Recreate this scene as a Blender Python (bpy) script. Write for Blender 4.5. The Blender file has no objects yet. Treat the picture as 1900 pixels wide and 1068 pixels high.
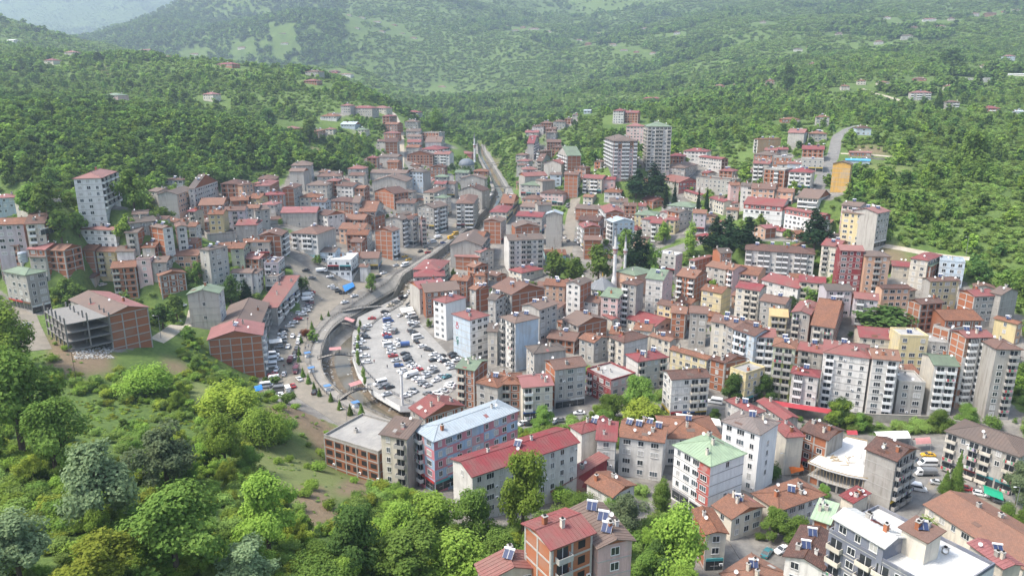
import bpy, bmesh, math, random
import numpy as np
from mathutils import Vector, Matrix
random.seed(7); RNG = np.random.default_rng(7)
R = math.radians
SC = bpy.context.scene
COL = SC.collection
# ---------------------------------------------------------------- camera
CAMZ, PITCH, FPX = 110.0, R(15.0), 1317.0
CP, SP = math.cos(PITCH), math.sin(PITCH)
cam = bpy.data.cameras.new('camera'); camo = bpy.data.objects.new('camera', cam); COL.objects.link(camo)
camo.location = (0, 0, CAMZ); camo.rotation_euler = (R(90) - PITCH, 0, 0)
cam.sensor_width = 36.0; cam.lens = 36.0 * FPX / 1900.0
cam.clip_start = 1.0; cam.clip_end = 40000.0
SC.camera = camo
# ---------------------------------------------------------------- sky, sun, exposure
SUN_AZ, SUN_EL = R(-104), R(56)      # azimuth from +Y towards +X
world = bpy.data.worlds.new('World'); SC.world = world; world.use_nodes = True
wn = world.node_tree; bg = wn.nodes['Background']
sky = wn.nodes.new('ShaderNodeTexSky'); sky.sky_type = 'NISHITA'; sky.sun_disc = False
sky.sun_elevation = SUN_EL; sky.sun_rotation = SUN_AZ; sky.altitude = 300; sky.air_density = 1.2; sky.dust_density = 5.0
wn.links.new(sky.outputs[0], bg.inputs[0]); bg.inputs[1].default_value = 0.15
sl = bpy.data.lights.new('sun', 'SUN'); sl.energy = 3.0; sl.angle = R(9.0); sl.color = (1.0, 0.95, 0.87)
so = bpy.data.objects.new('sun', sl); COL.objects.link(so)
sd = Vector((math.sin(SUN_AZ) * math.cos(SUN_EL), math.cos(SUN_AZ) * math.cos(SUN_EL), math.sin(SUN_EL)))
so.rotation_euler = sd.to_track_quat('Z', 'Y').to_euler(); so.location = (0, 0, 900)
SC.view_settings.view_transform = 'Standard'; SC.view_settings.look = 'None'
SC.view_settings.exposure = 1.2; SC.view_settings.gamma = 1.0
SC.render.engine = 'CYCLES'
cy = SC.cycles
cy.max_bounces = 5; cy.diffuse_bounces = 3; cy.glossy_bounces = 2; cy.transmission_bounces = 3; cy.transparent_max_bounces = 6
cy.volume_bounces = 0; cy.use_denoising = True
cy.caustics_reflective = False; cy.caustics_refractive = False
# ---------------------------------------------------------------- pixel <-> place
def ray(px, py):
    u = (px - 950.0) / FPX; v = (py - 534.0) / FPX
    return np.array([u, CP - v * SP, -SP - v * CP])
def at_depth(px, py, d):
    r = ray(px, py); return np.array([r[0] * d, r[1] * d, CAMZ + r[2] * d])
def at_z(px, py, z):
    r = ray(px, py); d = (z - CAMZ) / r[2]
    return np.array([r[0] * d, r[1] * d, z])
def project(x, y, z):
    dz = np.asarray(z) - CAMZ
    dep = np.asarray(y) * CP - dz * SP
    dn = -np.asarray(y) * SP - dz * CP
    return 950 + FPX * np.asarray(x) / dep, 534 + FPX * dn / dep, dep
# ---------------------------------------------------------------- materials
MATS = {}
def new_mat(name):
    m = bpy.data.materials.new(name); m.use_nodes = True
    nt = m.node_tree; b = nt.nodes['Principled BSDF']
    return m, nt, b
def ND(nt, t, **kw):
    n = nt.nodes.new(t)
    for k, v in kw.items():
        if k.startswith('i_'): n.inputs[int(k[2:])].default_value = v
        else: setattr(n, k, v)
    return n
def posvec(nt, scale):
    g = ND(nt, 'ShaderNodeNewGeometry'); m = ND(nt, 'ShaderNodeVectorMath', operation='MULTIPLY')
    m.inputs[1].default_value = scale; nt.links.new(g.outputs['Position'], m.inputs[0]); return m.outputs[0]
def noise(nt, vec, scale=1.0, detail=3.0, rough=0.55):
    n = ND(nt, 'ShaderNodeTexNoise'); n.inputs['Scale'].default_value = scale; n.inputs['Detail'].default_value = detail
    n.inputs['Roughness'].default_value = rough
    if vec is not None: nt.links.new(vec, n.inputs['Vector'])
    return n.outputs[0]
def ramp(nt, fac, stops):
    r = ND(nt, 'ShaderNodeValToRGB'); cr = r.color_ramp
    while len(cr.elements) < len(stops): cr.elements.new(0.5)
    for e, (p, c) in zip(cr.elements, stops):
        e.position = p; e.color = (c[0], c[1], c[2], 1) if hasattr(c, '__len__') else (c, c, c, 1)
    nt.links.new(fac, r.inputs[0]); return r.outputs[0]
def mix(nt, fac, a, b, mode='MIX'):
    m = ND(nt, 'ShaderNodeMix', data_type='RGBA', blend_type=mode)
    for s, x in ((m.inputs[0], fac), (m.inputs[6], a), (m.inputs[7], b)):
        if hasattr(x, 'is_output'): nt.links.new(x, s)
        elif hasattr(x, '__len__'): s.default_value = (x[0], x[1], x[2], 1)
        else: s.default_value = x
    return m.outputs[2]
def rand_val(nt, lo, hi):
    o = ND(nt, 'ShaderNodeObjectInfo'); mr = ND(nt, 'ShaderNodeMapRange')
    mr.inputs[3].default_value = lo; mr.inputs[4].default_value = hi
    nt.links.new(o.outputs['Random'], mr.inputs[0]); return mr.outputs[0]
def bump(nt, b, h, strength, dist=0.05):
    bp = ND(nt, 'ShaderNodeBump'); bp.inputs['Strength'].default_value = strength; bp.inputs['Distance'].default_value = dist
    nt.links.new(h, bp.inputs['Height']); nt.links.new(bp.outputs[0], b.inputs['Normal'])
def mul3(c, k): return (c[0] * k, c[1] * k, c[2] * k)
def plain(name, col, rough=0.8, metal=0.0, spec=0.3, var=0.0):
    if name in MATS: return MATS[name]
    m, nt, b = new_mat(name)
    b.inputs['Roughness'].default_value = rough; b.inputs['Metallic'].default_value = metal
    b.inputs['Specular IOR Level'].default_value = spec
    n = noise(nt, posvec(nt, (0.9, 0.9, 0.9)), 1.3, 3)
    c = mix(nt, ramp(nt, n, [(0.3, 0.0), (0.7, 1.0)]), mul3(col, 0.88), mul3(col, 1.06))
    if var: c = mix(nt, 1.0, c, rand_val(nt, 1 - var, 1 + var), 'MULTIPLY')
    nt.links.new(c, b.inputs['Base Color']); MATS[name] = m; return m
def wallmat(code, col, dirt=0.55):
    m, nt, b = new_mat('wall_' + code)
    b.inputs['Roughness'].default_value = 0.92; b.inputs['Specular IOR Level'].default_value = 0.15
    st = noise(nt, posvec(nt, (0.8, 0.8, 0.10)), 1.1, 4, 0.65)           # run-down streaks
    pa = noise(nt, posvec(nt, (0.16, 0.16, 0.22)), 1.0, 3)               # patched render
    fi = noise(nt, posvec(nt, (2.2, 2.2, 2.2)), 1.0, 2)
    c = mix(nt, ramp(nt, st, [(0.46, 0.0), (0.70, dirt)]), col, (0.20, 0.175, 0.15))
    c = mix(nt, ramp(nt, pa, [(0.53, 0.0), (0.57, 0.34 if code not in 'W' else .08)]), c, (0.42, 0.40, 0.37))
    c = mix(nt, ramp(nt, fi, [(0.35, 0.0), (0.7, 0.16)]), c, mul3(col, 0.62))
    c = mix(nt, 1.0, c, rand_val(nt, 0.84, 1.08), 'MULTIPLY')
    nt.links.new(c, b.inputs['Base Color']); MATS['wall_' + code] = m
WALLC = dict(g=(.42, .40, .365), w=(.63, .61, .575), W=(.74, .735, .72), c=(.60, .55, .46), y=(.62, .52, .29), o=(.60, .37, .25), p=(.60, .42, .40),
             b=(.46, .54, .61), n=(.47, .52, .38), m=(.24, .045, .05), l=(.52, .47, .50), d=(.16, .16, .175), k=(.34, .325, .30), r=(.40, .10, .085),
             Y=(.58, .35, .10), q=(.27, .15, .095), G=(.37, .43, .145), t=(.30, .47, .48), D=(.165, .18, .225), P=(.50, .20, .235), U=(.29, .40, .53))
for k_, v_ in WALLC.items(): wallmat(k_, v_, 0.72 if k_ in 'gk' else (.22 if k_ == 'W' else .42))
def brickmat():
    m, nt, b = new_mat('wall_brick'); b.inputs['Roughness'].default_value = 0.95; b.inputs['Specular IOR Level'].default_value = 0.1
    n = noise(nt, posvec(nt, (1.6, 1.6, 3.2)), 1.5, 4, 0.7); n2 = noise(nt, posvec(nt, (.12, .12, .3)), 1.0, 2)
    c = mix(nt, n, (.30, .105, .055), (.44, .19, .105))
    c = mix(nt, ramp(nt, n2, [(0.52, 0.0), (0.68, 0.5)]), c, (.34, .22, .17))
    c = mix(nt, 1.0, c, rand_val(nt, 0.72, 1.02), 'MULTIPLY')
    nt.links.new(c, b.inputs['Base Color']); bump(nt, b, n, 0.35); MATS['wall_B'] = m
brickmat()
def roofmat(code, col, col2, kind, rough=0.8):
    m, nt, b = new_mat('roof_' + code); b.inputs['Roughness'].default_value = rough
    b.inputs['Specular IOR Level'].default_value = 0.22
    uv = ND(nt, 'ShaderNodeUVMap')
    big = noise(nt, posvec(nt, (.25, .25, .25)), 1.0, 4, .6)
    fine = noise(nt, posvec(nt, (1.7, 1.7, 1.7)), 1.0, 3, .7)
    c = mix(nt, ramp(nt, big, [(0.38, 0.0), (0.66, 1.0)]), col, col2)
    if kind == 'tile':
        br = ND(nt, 'ShaderNodeTexBrick'); br.inputs['Scale'].default_value = 1.0
        br.inputs['Brick Width'].default_value = .42; br.inputs['Row Height'].default_value = .36; br.inputs['Mortar Size'].default_value = .035
        br.inputs['Color1'].default_value = (.62, .62, .62, 1); br.inputs['Color2'].default_value = (1.15, 1.15, 1.15, 1); br.inputs['Mortar'].default_value = (.40, .40, .40, 1)
        nt.links.new(uv.outputs[0], br.inputs['Vector'])
        c = mix(nt, 1.0, c, br.outputs['Color'], 'MULTIPLY')
        c = mix(nt, ramp(nt, fine, [(0.5, 0.0), (0.75, 0.55)]), c, (.13, .105, .085))
        bump(nt, b, br.outputs['Color'], 0.6, 0.06)
    else:
        wv = ND(nt, 'ShaderNodeTexWave', wave_type='BANDS', bands_direction='X'); wv.inputs['Scale'].default_value = 1.15
        wv.inputs['Distortion'].default_value = 0.0
        nt.links.new(uv.outputs[0], wv.inputs['Vector'])
        c = mix(nt, ramp(nt, wv.outputs['Fac'], [(0.0, 0.20), (0.35, 0.0)]), c, mul3(col, .5))
        st = ND(nt, 'ShaderNodeVectorMath', operation='MULTIPLY'); st.inputs[1].default_value = (1.6, .16, 1); nt.links.new(uv.outputs[0], st.inputs[0])
        run = noise(nt, st.outputs[0], 1.0, 4, .65)
        c = mix(nt, ramp(nt, run, [(0.52, 0.0), (0.75, 0.5)]), c, mul3(col2, .55))
        c = mix(nt, ramp(nt, fine, [(0.55, 0.0), (0.8, 0.3)]), c, (.2, .15, .12))
        bump(nt, b, wv.outputs['Fac'], 0.5, 0.05)
    if code in 'rptkb': c = mix(nt, rand_val(nt, 0.0, .62), c, mix(nt, fine, (.13, .085, .07), (.23, .145, .11)))
    c = mix(nt, 1.0, c, rand_val(nt, 0.80, 1.08), 'MULTIPLY')
    nt.links.new(c, b.inputs['Base Color']); MATS['roof_' + code] = m
roofmat('t', (.34, .145, .08), (.25, .115, .075), 'tile')
roofmat('b', (.185, .095, .075), (.135, .085, .075), 'tile')
roofmat('k', (.125, .11, .10), (.165, .13, .11), 'sheet')
roofmat('r', (.27, .052, .06), (.225, .095, .088), 'sheet', .6)
roofmat('p', (.35, .14, .14), (.28, .115, .11), 'sheet', .6)
roofmat('n', (.17, .225, .155), (.14, .17, .125), 'sheet', .7)
roofmat('N', (.33, .43, .29), (.28, .36, .25), 'sheet', .65)
roofmat('w', (.66, .66, .64), (.58, .58, .55), 'sheet', .5)
roofmat('s', (.40, .46, .50), (.36, .40, .43), 'sheet', .55)
roofmat('c', (.40, .385, .355), (.31, .30, .285), 'sheet', .9)
roofmat('d', (.20, .165, .15), (.17, .15, .14), 'sheet', .8)
roofmat('u', (.10, .36, .60), (.09, .30, .52), 'sheet', .5)
roofmat('y', (.46, .34, .17), (.36, .26, .14), 'sheet', .8)
CONC = plain('raw_concrete', (.37, .355, .33), .95, var=.12)
WHITE = plain('white_paint', (.72, .72, .71), .6)
FRAME = plain('window_frame_white', (.70, .70, .69), .5)
GLASSD = plain('window_glass_dark', (.035, .04, .045), .12, spec=.6)
GLASSM = plain('window_glass_sky', (.10, .12, .135), .10, spec=.7)  # lighter bluish pane, reflected sky put into the colour
CURT = plain('window_curtain', (.42, .41, .39), .45, spec=.5)
DARK = plain('dark_opening', (.035, .033, .032), .9, spec=.1)
METALG = plain('grey_metal', (.30, .30, .31), .5, .3)
DARKM = plain('dark_metal', (.05, .05, .055), .55, .3)
PANELB = plain('solar_glass', (.025, .04, .10), .5, spec=.25)
TANK = plain('solar_tank', (.75, .75, .75), .35)
# ---------------------------------------------------------------- mesh builder
class MB:
    def __init__(s): s.v = []; s.f = []; s.m = []; s.uv = []; s.mats = []
    def mi(s, m):
        if m not in s.mats: s.mats.append(m)
        return s.mats.index(m)
    def face(s, pts, mat, uvs=None):
        n = len(s.v); s.v.extend([tuple(p) for p in pts]); s.f.append(tuple(range(n, n + len(pts)))); s.m.append(s.mi(mat))
        s.uv.append(uvs if uvs else [(0, 0)] * len(pts))
    def box(s, o, ex, ey, ez, mat, caps='tbsnew', uvm=False):
        o = np.array(o, float); ex = np.array(ex, float); ey = np.array(ey, float); ez = np.array(ez, float)
        p = [o, o + ex, o + ex + ey, o + ey, o + ez, o + ex + ez, o + ex + ey + ez, o + ey + ez]
        if np.dot(np.cross(ex, ey), ez) < 0: p = [p[3], p[2], p[1], p[0], p[7], p[6], p[5], p[4]]
        if 'b' in caps: s.face([p[3], p[2], p[1], p[0]], mat)
        if 't' in caps: s.face([p[4], p[5], p[6], p[7]], mat)
        for a, b in ((0, 1), (1, 2), (2, 3), (3, 0)): s.face([p[a], p[b], p[b + 4], p[a + 4]], mat)
    def tube(s, p0, p1, r0, r1, mat, n=8, cap=True):
        p0 = Vector(p0); p1 = Vector(p1); d = (p1 - p0).normalized()
        a = d.orthogonal().normalized(); b = d.cross(a)
        ring = [[p + (a * math.cos(t) + b * math.sin(t)) * r for t in [2 * math.pi * i / n for i in range(n)]] for p, r in ((p0, r0), (p1, r1))]
        for i in range(n):
            j = (i + 1) % n; s.face([ring[0][i], ring[0][j], ring[1][j], ring[1][i]], mat)
        if cap: s.face(ring[1], mat); s.face(ring[0][::-1], mat)
    def lathe(s, c, prof, mat, n=12):
        for (r0, z0), (r1, z1) in zip(prof[:-1], prof[1:]):
            for i in range(n):
                a0, a1 = 2 * math.pi * i / n, 2 * math.pi * (i + 1) / n
                P = lambda r, a, z: (c[0] + r * math.cos(a), c[1] + r * math.sin(a), c[2] + z)
                if r0 < 1e-4: s.face([P(r0, a0, z0), P(r1, a1, z1), P(r1, a0, z1)][::-1], mat)
                elif r1 < 1e-4: s.face([P(r0, a0, z0), P(r0, a1, z0), P(r1, a0, z1)], mat)
                else: s.face([P(r0, a0, z0), P(r0, a1, z0), P(r1, a1, z1), P(r1, a0, z1)], mat)
    def mesh(s, name):
        me = bpy.data.meshes.new(name); me.from_pydata(s.v, [], s.f)
        for m in s.mats: me.materials.append(m)
        me.polygons.foreach_set('material_index', s.m)
        uvl = me.uv_layers.new(name='UVMap')
        uvl.data.foreach_set('uv', [c for f in s.uv for p in f for c in p]); me.update(); return me
    def build(s, name, parent=None, loc=None):
        return obj(name, s.mesh(name), parent, loc)
def obj(name, me, parent=None, loc=None, rotz=0.0):
    o = bpy.data.objects.new(name, me); COL.objects.link(o)
    if parent is not None: o.parent = parent
    if loc is not None: o.location = loc
    if rotz: o.rotation_euler = (0, 0, rotz)
    return o
def empty(name, loc=(0, 0, 0), rotz=0.0):
    o = bpy.data.objects.new(name, None); COL.objects.link(o); o.location = loc; o.rotation_euler = (0, 0, rotz); o.empty_display_size = 0.5; return o
def tag(o, label=None, cat=None, group=None, kind=None):
    if label: o['label'] = label
    if cat: o['category'] = cat
    if group: o['group'] = group
    if kind: o['kind'] = kind
    return o
# ---------------------------------------------------------------- terrain
# control points of the ground: picture position with depth (d) or height (z)
CPZ = [(740,680,0),(650,640,1),(840,720,0),(700,590,3),(540,690,0),(500,735,2),(560,620,4),(620,540,9),(760,490,12),(830,455,15),(880,415,18),(930,340,27),(888,272,45),
 (1000,775,0),(1240,765,1),(1500,790,-1),(1700,790,0),(1900,800,2),(1740,880,0),(1850,930,1),(1690,900,0),(1290,960,5),(1450,1010,6),(1100,1000,9),(900,930,6),(730,895,3),(640,862,2),
 (1600,1060,6),(1000,1068,11),(1300,1068,8),(1800,1030,2),(1900,1060,3),(1500,850,1),(1400,820,1),(1200,830,2)]
CPD = [(300,700,240),(130,660,235),(60,600,262),(50,750,200),(100,900,140),(0,1060,110),(350,1000,130),(600,1040,138),(580,920,168),(650,900,188),(800,1000,162),(450,850,190),(520,795,222),(562,768,240),(470,730,248),
 (60,570,280),(50,440,385),(80,515,325),(0,490,345),(125,472,336),(190,472,336),(130,403,388),(225,400,425),(235,540,345),(310,550,335),(380,615,300),(300,605,285),(240,625,262),(480,712,282),
 (400,530,350),(420,420,430),(500,400,470),(550,450,430),(570,490,395),(450,330,560),(600,350,560),(700,400,520),(700,300,720),(740,240,850),(700,210,900),(600,250,800),(830,300,780),(800,350,640),
 (1000,330,720),(1000,400,560),(1050,450,470),(1100,500,420),(1000,550,385),(1100,600,345),(950,620,335),(1100,700,290),(1200,650,318),(1300,600,350),(1400,650,302),(1500,700,286),(1700,720,272),
 (1600,600,320),(1800,600,310),(1850,550,330),(1700,500,365),(1500,500,400),(1400,450,430),(1300,450,450),(1200,400,540),(1620,465,387),(1450,430,430),(1300,330,600),(1160,320,590),(1100,300,650),(1050,220,930),
 (1550,340,500),(1550,260,620),(1450,330,520),(1700,350,460),(1800,450,380),(1900,500,345),(1850,300,560),(1700,200,900),(1900,200,850),(1500,200,950),(1600,150,1150),(1900,100,1500),(1900,0,2600),(1500,100,1700),(1500,0,3000),
 (1200,150,1700),(1200,50,2900),(1200,-60,4000),(1000,200,1450),(950,250,1150),(1000,100,2400),(1000,0,3600),(800,245,1180),(780,200,1500),(800,100,2500),(700,0,4000),(700,150,2000),
 (400,260,600),(300,300,520),(100,300,460),(100,350,420),(100,200,720),(300,180,850),(100,122,1050),(0,105,1100),(400,118,1150),(600,150,1150),(690,180,1050),
 (300,40,3000),(160,72,3200),(420,0,3300),(100,-20,6800),(50,45,6200),(250,-10,7200),(-60,20,5800),(40,62,1700),(0,42,1800),(550,62,2500),(560,-40,3700),(700,-60,4600),(480,30,3200),
 (-150,300,430),(-150,120,1050),(-200,500,300),(-200,800,170),(2050,300,560),(2050,100,1500),(2050,500,330),(2050,700,270),(2050,950,200),(2050,0,2700)]
CPX = [(-480,1500,105),(-700,1700,150),(-250,1600,95),(-1000,2000,230),(-900,2500,190),(-600,2300,130),(-300,2100,120),(-1400,4500,330),(-2400,5000,350),(-1000,4200,330),
 (-60,70,40),(-20,60,30),(40,65,22),(80,90,12),(0,100,22),(-90,100,38),(-2500,9000,1350),(0,9000,1250),(2500,9000,1200),(0,5200,950),(2500,5200,900)]
_pts = []
for px, py, z in CPZ: _pts.append(at_z(px, py, z))
for px, py, d in CPD: _pts.append(at_depth(px, py, d))
for p in CPX: _pts.append(np.array(p, float))
_pts = np.array(_pts)
TH0, TH1, NT = -1.15, 1.15, 461
S0, S1, NS = math.log(55.0), math.log(9500.0), 520
def _feat(x, y): return np.stack([x / y, np.log(y)], -1)
_F = _feat(_pts[:, 0], _pts[:, 1]); _W = (_pts[:, 2] - 0) / _pts[:, 1]
_K = lambda a, b: -np.sqrt(((a[:, None, :] - b[None, :, :]) ** 2).sum(-1) + 0.05 ** 2)
n_ = len(_F)
A_ = np.zeros((n_ + 3, n_ + 3)); A_[:n_, :n_] = _K(_F, _F) + np.eye(n_) * -0.004
A_[:n_, n_] = 1; A_[:n_, n_ + 1:] = _F; A_[n_:, :n_] = A_[:n_, n_:].T
_C = np.linalg.solve(A_, np.concatenate([_W, [0, 0, 0]]))
TT, SS = np.meshgrid(np.linspace(TH0, TH1, NT), np.linspace(S0, S1, NS), indexing='ij')
G = np.stack([TT.ravel(), SS.ravel()], -1)
ZZ = np.concatenate([_K(g, _F) @ _C[:n_] + _C[n_] + g @ _C[n_ + 1:] for g in np.array_split(G, 40)]).reshape(NT, NS) * np.exp(SS)
GY = np.exp(SS); GX = TT * GY
def vnoise(x, y, seed):
    r = np.random.default_rng(seed).random((256, 256)); xi = np.floor(x).astype(int); yi = np.floor(y).astype(int)
    fx = x - xi; fy = y - yi; fx = fx * fx * (3 - 2 * fx); fy = fy * fy * (3 - 2 * fy)
    g = lambda i, j: r[i % 256, j % 256]
    return (g(xi, yi) * (1 - fx) + g(xi + 1, yi) * fx) * (1 - fy) + (g(xi, yi + 1) * (1 - fx) + g(xi + 1, yi + 1) * fx) * fy - .5
def fbm(x, y, sc, seed, oct=4):
    s = 0; a = 1.0
    for k in range(oct): s = s + a * vnoise(x / sc * 2 ** k + 17 * k, y / sc * 2 ** k + 5 * k, seed + k); a *= .5
    return s
_far = np.clip((GY - 800) / 1200, 0, 1)
ZZ += _far * (np.abs(fbm(GX, GY, 700, 3)) - .2) * 90 * np.clip(GY / 3000, .3, 1.4) + _far * fbm(GX, GY, 160, 9) * 14
ZZ += np.clip((GY - 420) / 400, 0, 1) * (1 - _far) * fbm(GX, GY, 120, 21) * 5
# river line (picture positions on the bed edge level) -> plan polyline
RIV_PX = [(890,262,47),(893,285,42),(912,318,31),(928,350,26),(915,385,21),(880,425,17),(826,470,13.5),(768,510,10.5),(715,545,8),(672,578,5.5),(641,612,3.5),(627,650,1.5),(634,690,0.5),(668,728,0),(735,765,0),(840,800,0)]
RIV = np.array([at_z(a, b, c) for a, b, c in RIV_PX])
RIVW = np.array([7, 7, 8, 9, 10, 10, 10.5, 11, 12, 13, 14, 15, 15, 14, 12, 11.0])
def resample(P, W, step):
    d = np.concatenate([[0], np.cumsum(np.hypot(*(np.diff(P[:, :2], axis=0).T)))]); n = max(2, int(d[-1] / step))
    t = np.linspace(0, d[-1], n); Q = np.stack([np.interp(t, d, P[:, i]) for i in range(P.shape[1])], -1); w = np.interp(t, d, W)
    for _ in range(6): Q[1:-1] = (Q[:-2] + 2 * Q[1:-1] + Q[2:]) / 4
    return Q, w
RV, RW = resample(RIV, RIVW, 4.0)
def dist_line(x, y, P):
    d = np.full(np.shape(x), 1e9); t = np.zeros(np.shape(x)); 
    for i in range(len(P) - 1):
        a, b = P[i, :2], P[i + 1, :2]; ab = b - a; L = max(ab @ ab, 1e-9)
        k = np.clip(((x - a[0]) * ab[0] + (y - a[1]) * ab[1]) / L, 0, 1)
        q = np.hypot(x - a[0] - k * ab[0], y - a[1] - k * ab[1]); m = q < d
        d = np.where(m, q, d); t = np.where(m, i + k, t)
    return d, t
_near = (GY < 1100)
dr, tr = np.full(ZZ.shape, 1e9), np.zeros(ZZ.shape)
dr[_near], tr[_near] = dist_line(GX[_near], GY[_near], RV)
_zr = np.interp(tr, np.arange(len(RV)), RV[:, 2]); _wr = np.interp(tr, np.arange(len(RV)), RW)
_bl = np.clip(1 - (dr - _wr) / 22.0, 0, 1); ZZ = ZZ * (1 - _bl) + _zr * _bl
CHD = 4.6
def smooth(x): x = np.clip(x, 0, 1); return x * x * (3 - 2 * x)
# level yards
PARK_PX = [(664,588),(742,548),(772,592),(838,662),(850,700),(846,716),(812,752),(742,752),(690,722),(664,690),(652,655),(654,620)]
PARK = np.array([at_z(a, b, 1.2) for a, b in PARK_PX])
def inpoly(x, y, P):
    c = np.zeros(np.shape(x), bool); n = len(P); j = n - 1
    for i in range(n):
        xi, yi, xj, yj = P[i][0], P[i][1], P[j][0], P[j][1]
        c ^= ((yi > y) != (yj > y)) & (x < (xj - xi) * (y - yi) / (yj - yi + 1e-12) + xi); j = i
    return c
_ip = inpoly(GX, GY, PARK); ZZ[_ip] = 0.9
_wy = np.clip(1 - dist_line(GX[_near], GY[_near], np.vstack([PARK, PARK[:1]]))[0] / 10, 0, 1)
tmp = ZZ[_near]; ZZ[_near] = np.where(_ip[_near], .9, tmp * (1 - _wy) + .9 * _wy)
_sch = np.array([at_z(a, b, 28.5) for a, b in [(1378,446),(1440,449),(1545,447),(1555,432),(1470,426),(1380,432)]])
_is = inpoly(GX, GY, _sch); _ws = smooth(np.clip(1 - dist_line(GX[_near], GY[_near], np.vstack([_sch, _sch[:1]]))[0] / 8, 0, 1)); _tz = ZZ[_near]; ZZ[_near] = np.where(_is[_near], 28.5, _tz * (1 - _ws) + 28.5 * _ws)   # levelled school terrace
ZGR = ZZ.copy()                                       # ground without the channel
ZZ = ZZ - CHD * smooth((_wr * .5 + 3.2 - dr) / 2.9)
def _bil(Z, x, y):
    x = np.asarray(x, float); y = np.maximum(np.asarray(y, float), 56.0)
    a = np.clip((x / y - TH0) / (TH1 - TH0) * (NT - 1), 0, NT - 1.001); b = np.clip((np.log(y) - S0) / (S1 - S0) * (NS - 1), 0, NS - 1.001)
    i = a.astype(int); j = b.astype(int); a = a - i; b = b - j
    return (Z[i, j] * (1 - a) + Z[i + 1, j] * a) * (1 - b) + (Z[i, j + 1] * (1 - a) + Z[i + 1, j + 1] * a) * b
def h(x, y): return _bil(ZZ, x, y)
def hg(x, y): return _bil(ZGR, x, y)
def hit(px, py, up=0.0, d0=40.0, d1=9000.0):
    r = ray(px, py); d = np.exp(np.linspace(math.log(d0), math.log(d1), 1500))
    g = CAMZ + r[2] * d - up - hg(r[0] * d, r[1] * d)
    k = np.argmax(g < 0)
    if g[k] >= 0: k = len(d) - 1
    lo, hi = d[max(k - 1, 0)], d[k]
    for _ in range(20):
        m = (lo + hi) / 2
        if CAMZ + r[2] * m - up - hg(r[0] * m, r[1] * m) < 0: hi = m
        else: lo = m
    return at_depth(px, py, hi), hi
# ---------------------------------------------------------------- buildings
FH = 3.0
def fit(A, B, C, Bw, phi0=R(18), b_def=None, bl=None, al=None):
    ph = np.radians(np.arange(-42, 133, 1.5)); L = np.arange(3.5, 90, .4)
    e1 = np.stack([-np.cos(ph), np.sin(ph)], -1); e2 = np.stack([np.sin(ph), np.cos(ph)], -1)
    def err(e, T):
        x = Bw[0] + e[:, None, 0] * L; y = np.maximum(Bw[1] + e[:, None, 1] * L, 30)
        u, v, _ = project(x, y, np.full_like(x, Bw[2]))
        E = (u - T[0]) ** 2 + (v - T[1]) ** 2 + 3 * np.clip(5.5 - L, 0, 9) ** 2
        k = E.argmin(1); return E[np.arange(len(e)), k], L[k]
    c1, a = err(e1, A); dist_ = math.hypot(Bw[0], Bw[1]); cost = c1 + ((ph - phi0) / R(24)) ** 2 * (3.0 if C is None else .5 * (dist_ / 400) ** 2)
    if C is not None:
        c2, b = err(e2, C); cost = cost + c2 + .02 * np.clip(b - 28, 0, 99) ** 2 + .02 * np.clip(a - 34, 0, 99) ** 2
    i = int(cost.argmin())
    aa = al or float(a[i]); bb = bl or (float(b[i]) if C is not None else min(max(1.0 * aa, 11.5), 16.0))
    return e1[i], e2[i], aa, bb, float(cost[i])
def V3(p, z): return np.array([p[0], p[1], z])
# --- shared window / balcony / roof furniture meshes (local x along wall, -y outward, z up)
def window_parts(w, hh, pane):
    f = MB(); t = .09
    f.box((-w / 2 - t, -.07, -hh / 2 - t), (w + 2 * t, 0, 0), (0, .07, 0), (0, 0, t), FRAME); f.box((-w / 2 - t, -.07, hh / 2), (w + 2 * t, 0, 0), (0, .07, 0), (0, 0, t), FRAME)
    f.box((-w / 2 - t, -.07, -hh / 2), (t, 0, 0), (0, .07, 0), (0, 0, hh), FRAME); f.box((w / 2, -.07, -hh / 2), (t, 0, 0), (0, .07, 0), (0, 0, hh), FRAME)
    n = 2 if w < 1.9 else 3
    for k in range(1, n): f.box((-w / 2 + w * k / n - .035, -.06, -hh / 2), (.07, 0, 0), (0, .06, 0), (0, 0, hh), FRAME)
    f.box((-w / 2 - .15, -.16, -hh / 2 - t - .06), (w + .3, 0, 0), (0, .16, 0), (0, 0, .06), CONC)
    p = MB(); p.face([(-w / 2, -.025, -hh / 2), (w / 2, -.025, -hh / 2), (w / 2, -.025, hh / 2), (-w / 2, -.025, hh / 2)], pane)
    both = MB(); both.v = list(f.v); both.f = list(f.f); both.m = list(f.m); both.uv = list(f.uv); both.mats = list(f.mats)
    both.face(p.v, pane)
    return f.mesh('window'), p.mesh('pane'), both.mesh('window')
WIN = {}
for w_ in (1.1, 1.5, 2.1):
    for i_, pm in enumerate((GLASSD, GLASSM, CURT)): WIN[(w_, i_)] = window_parts(w_, 1.45, pm)
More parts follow.
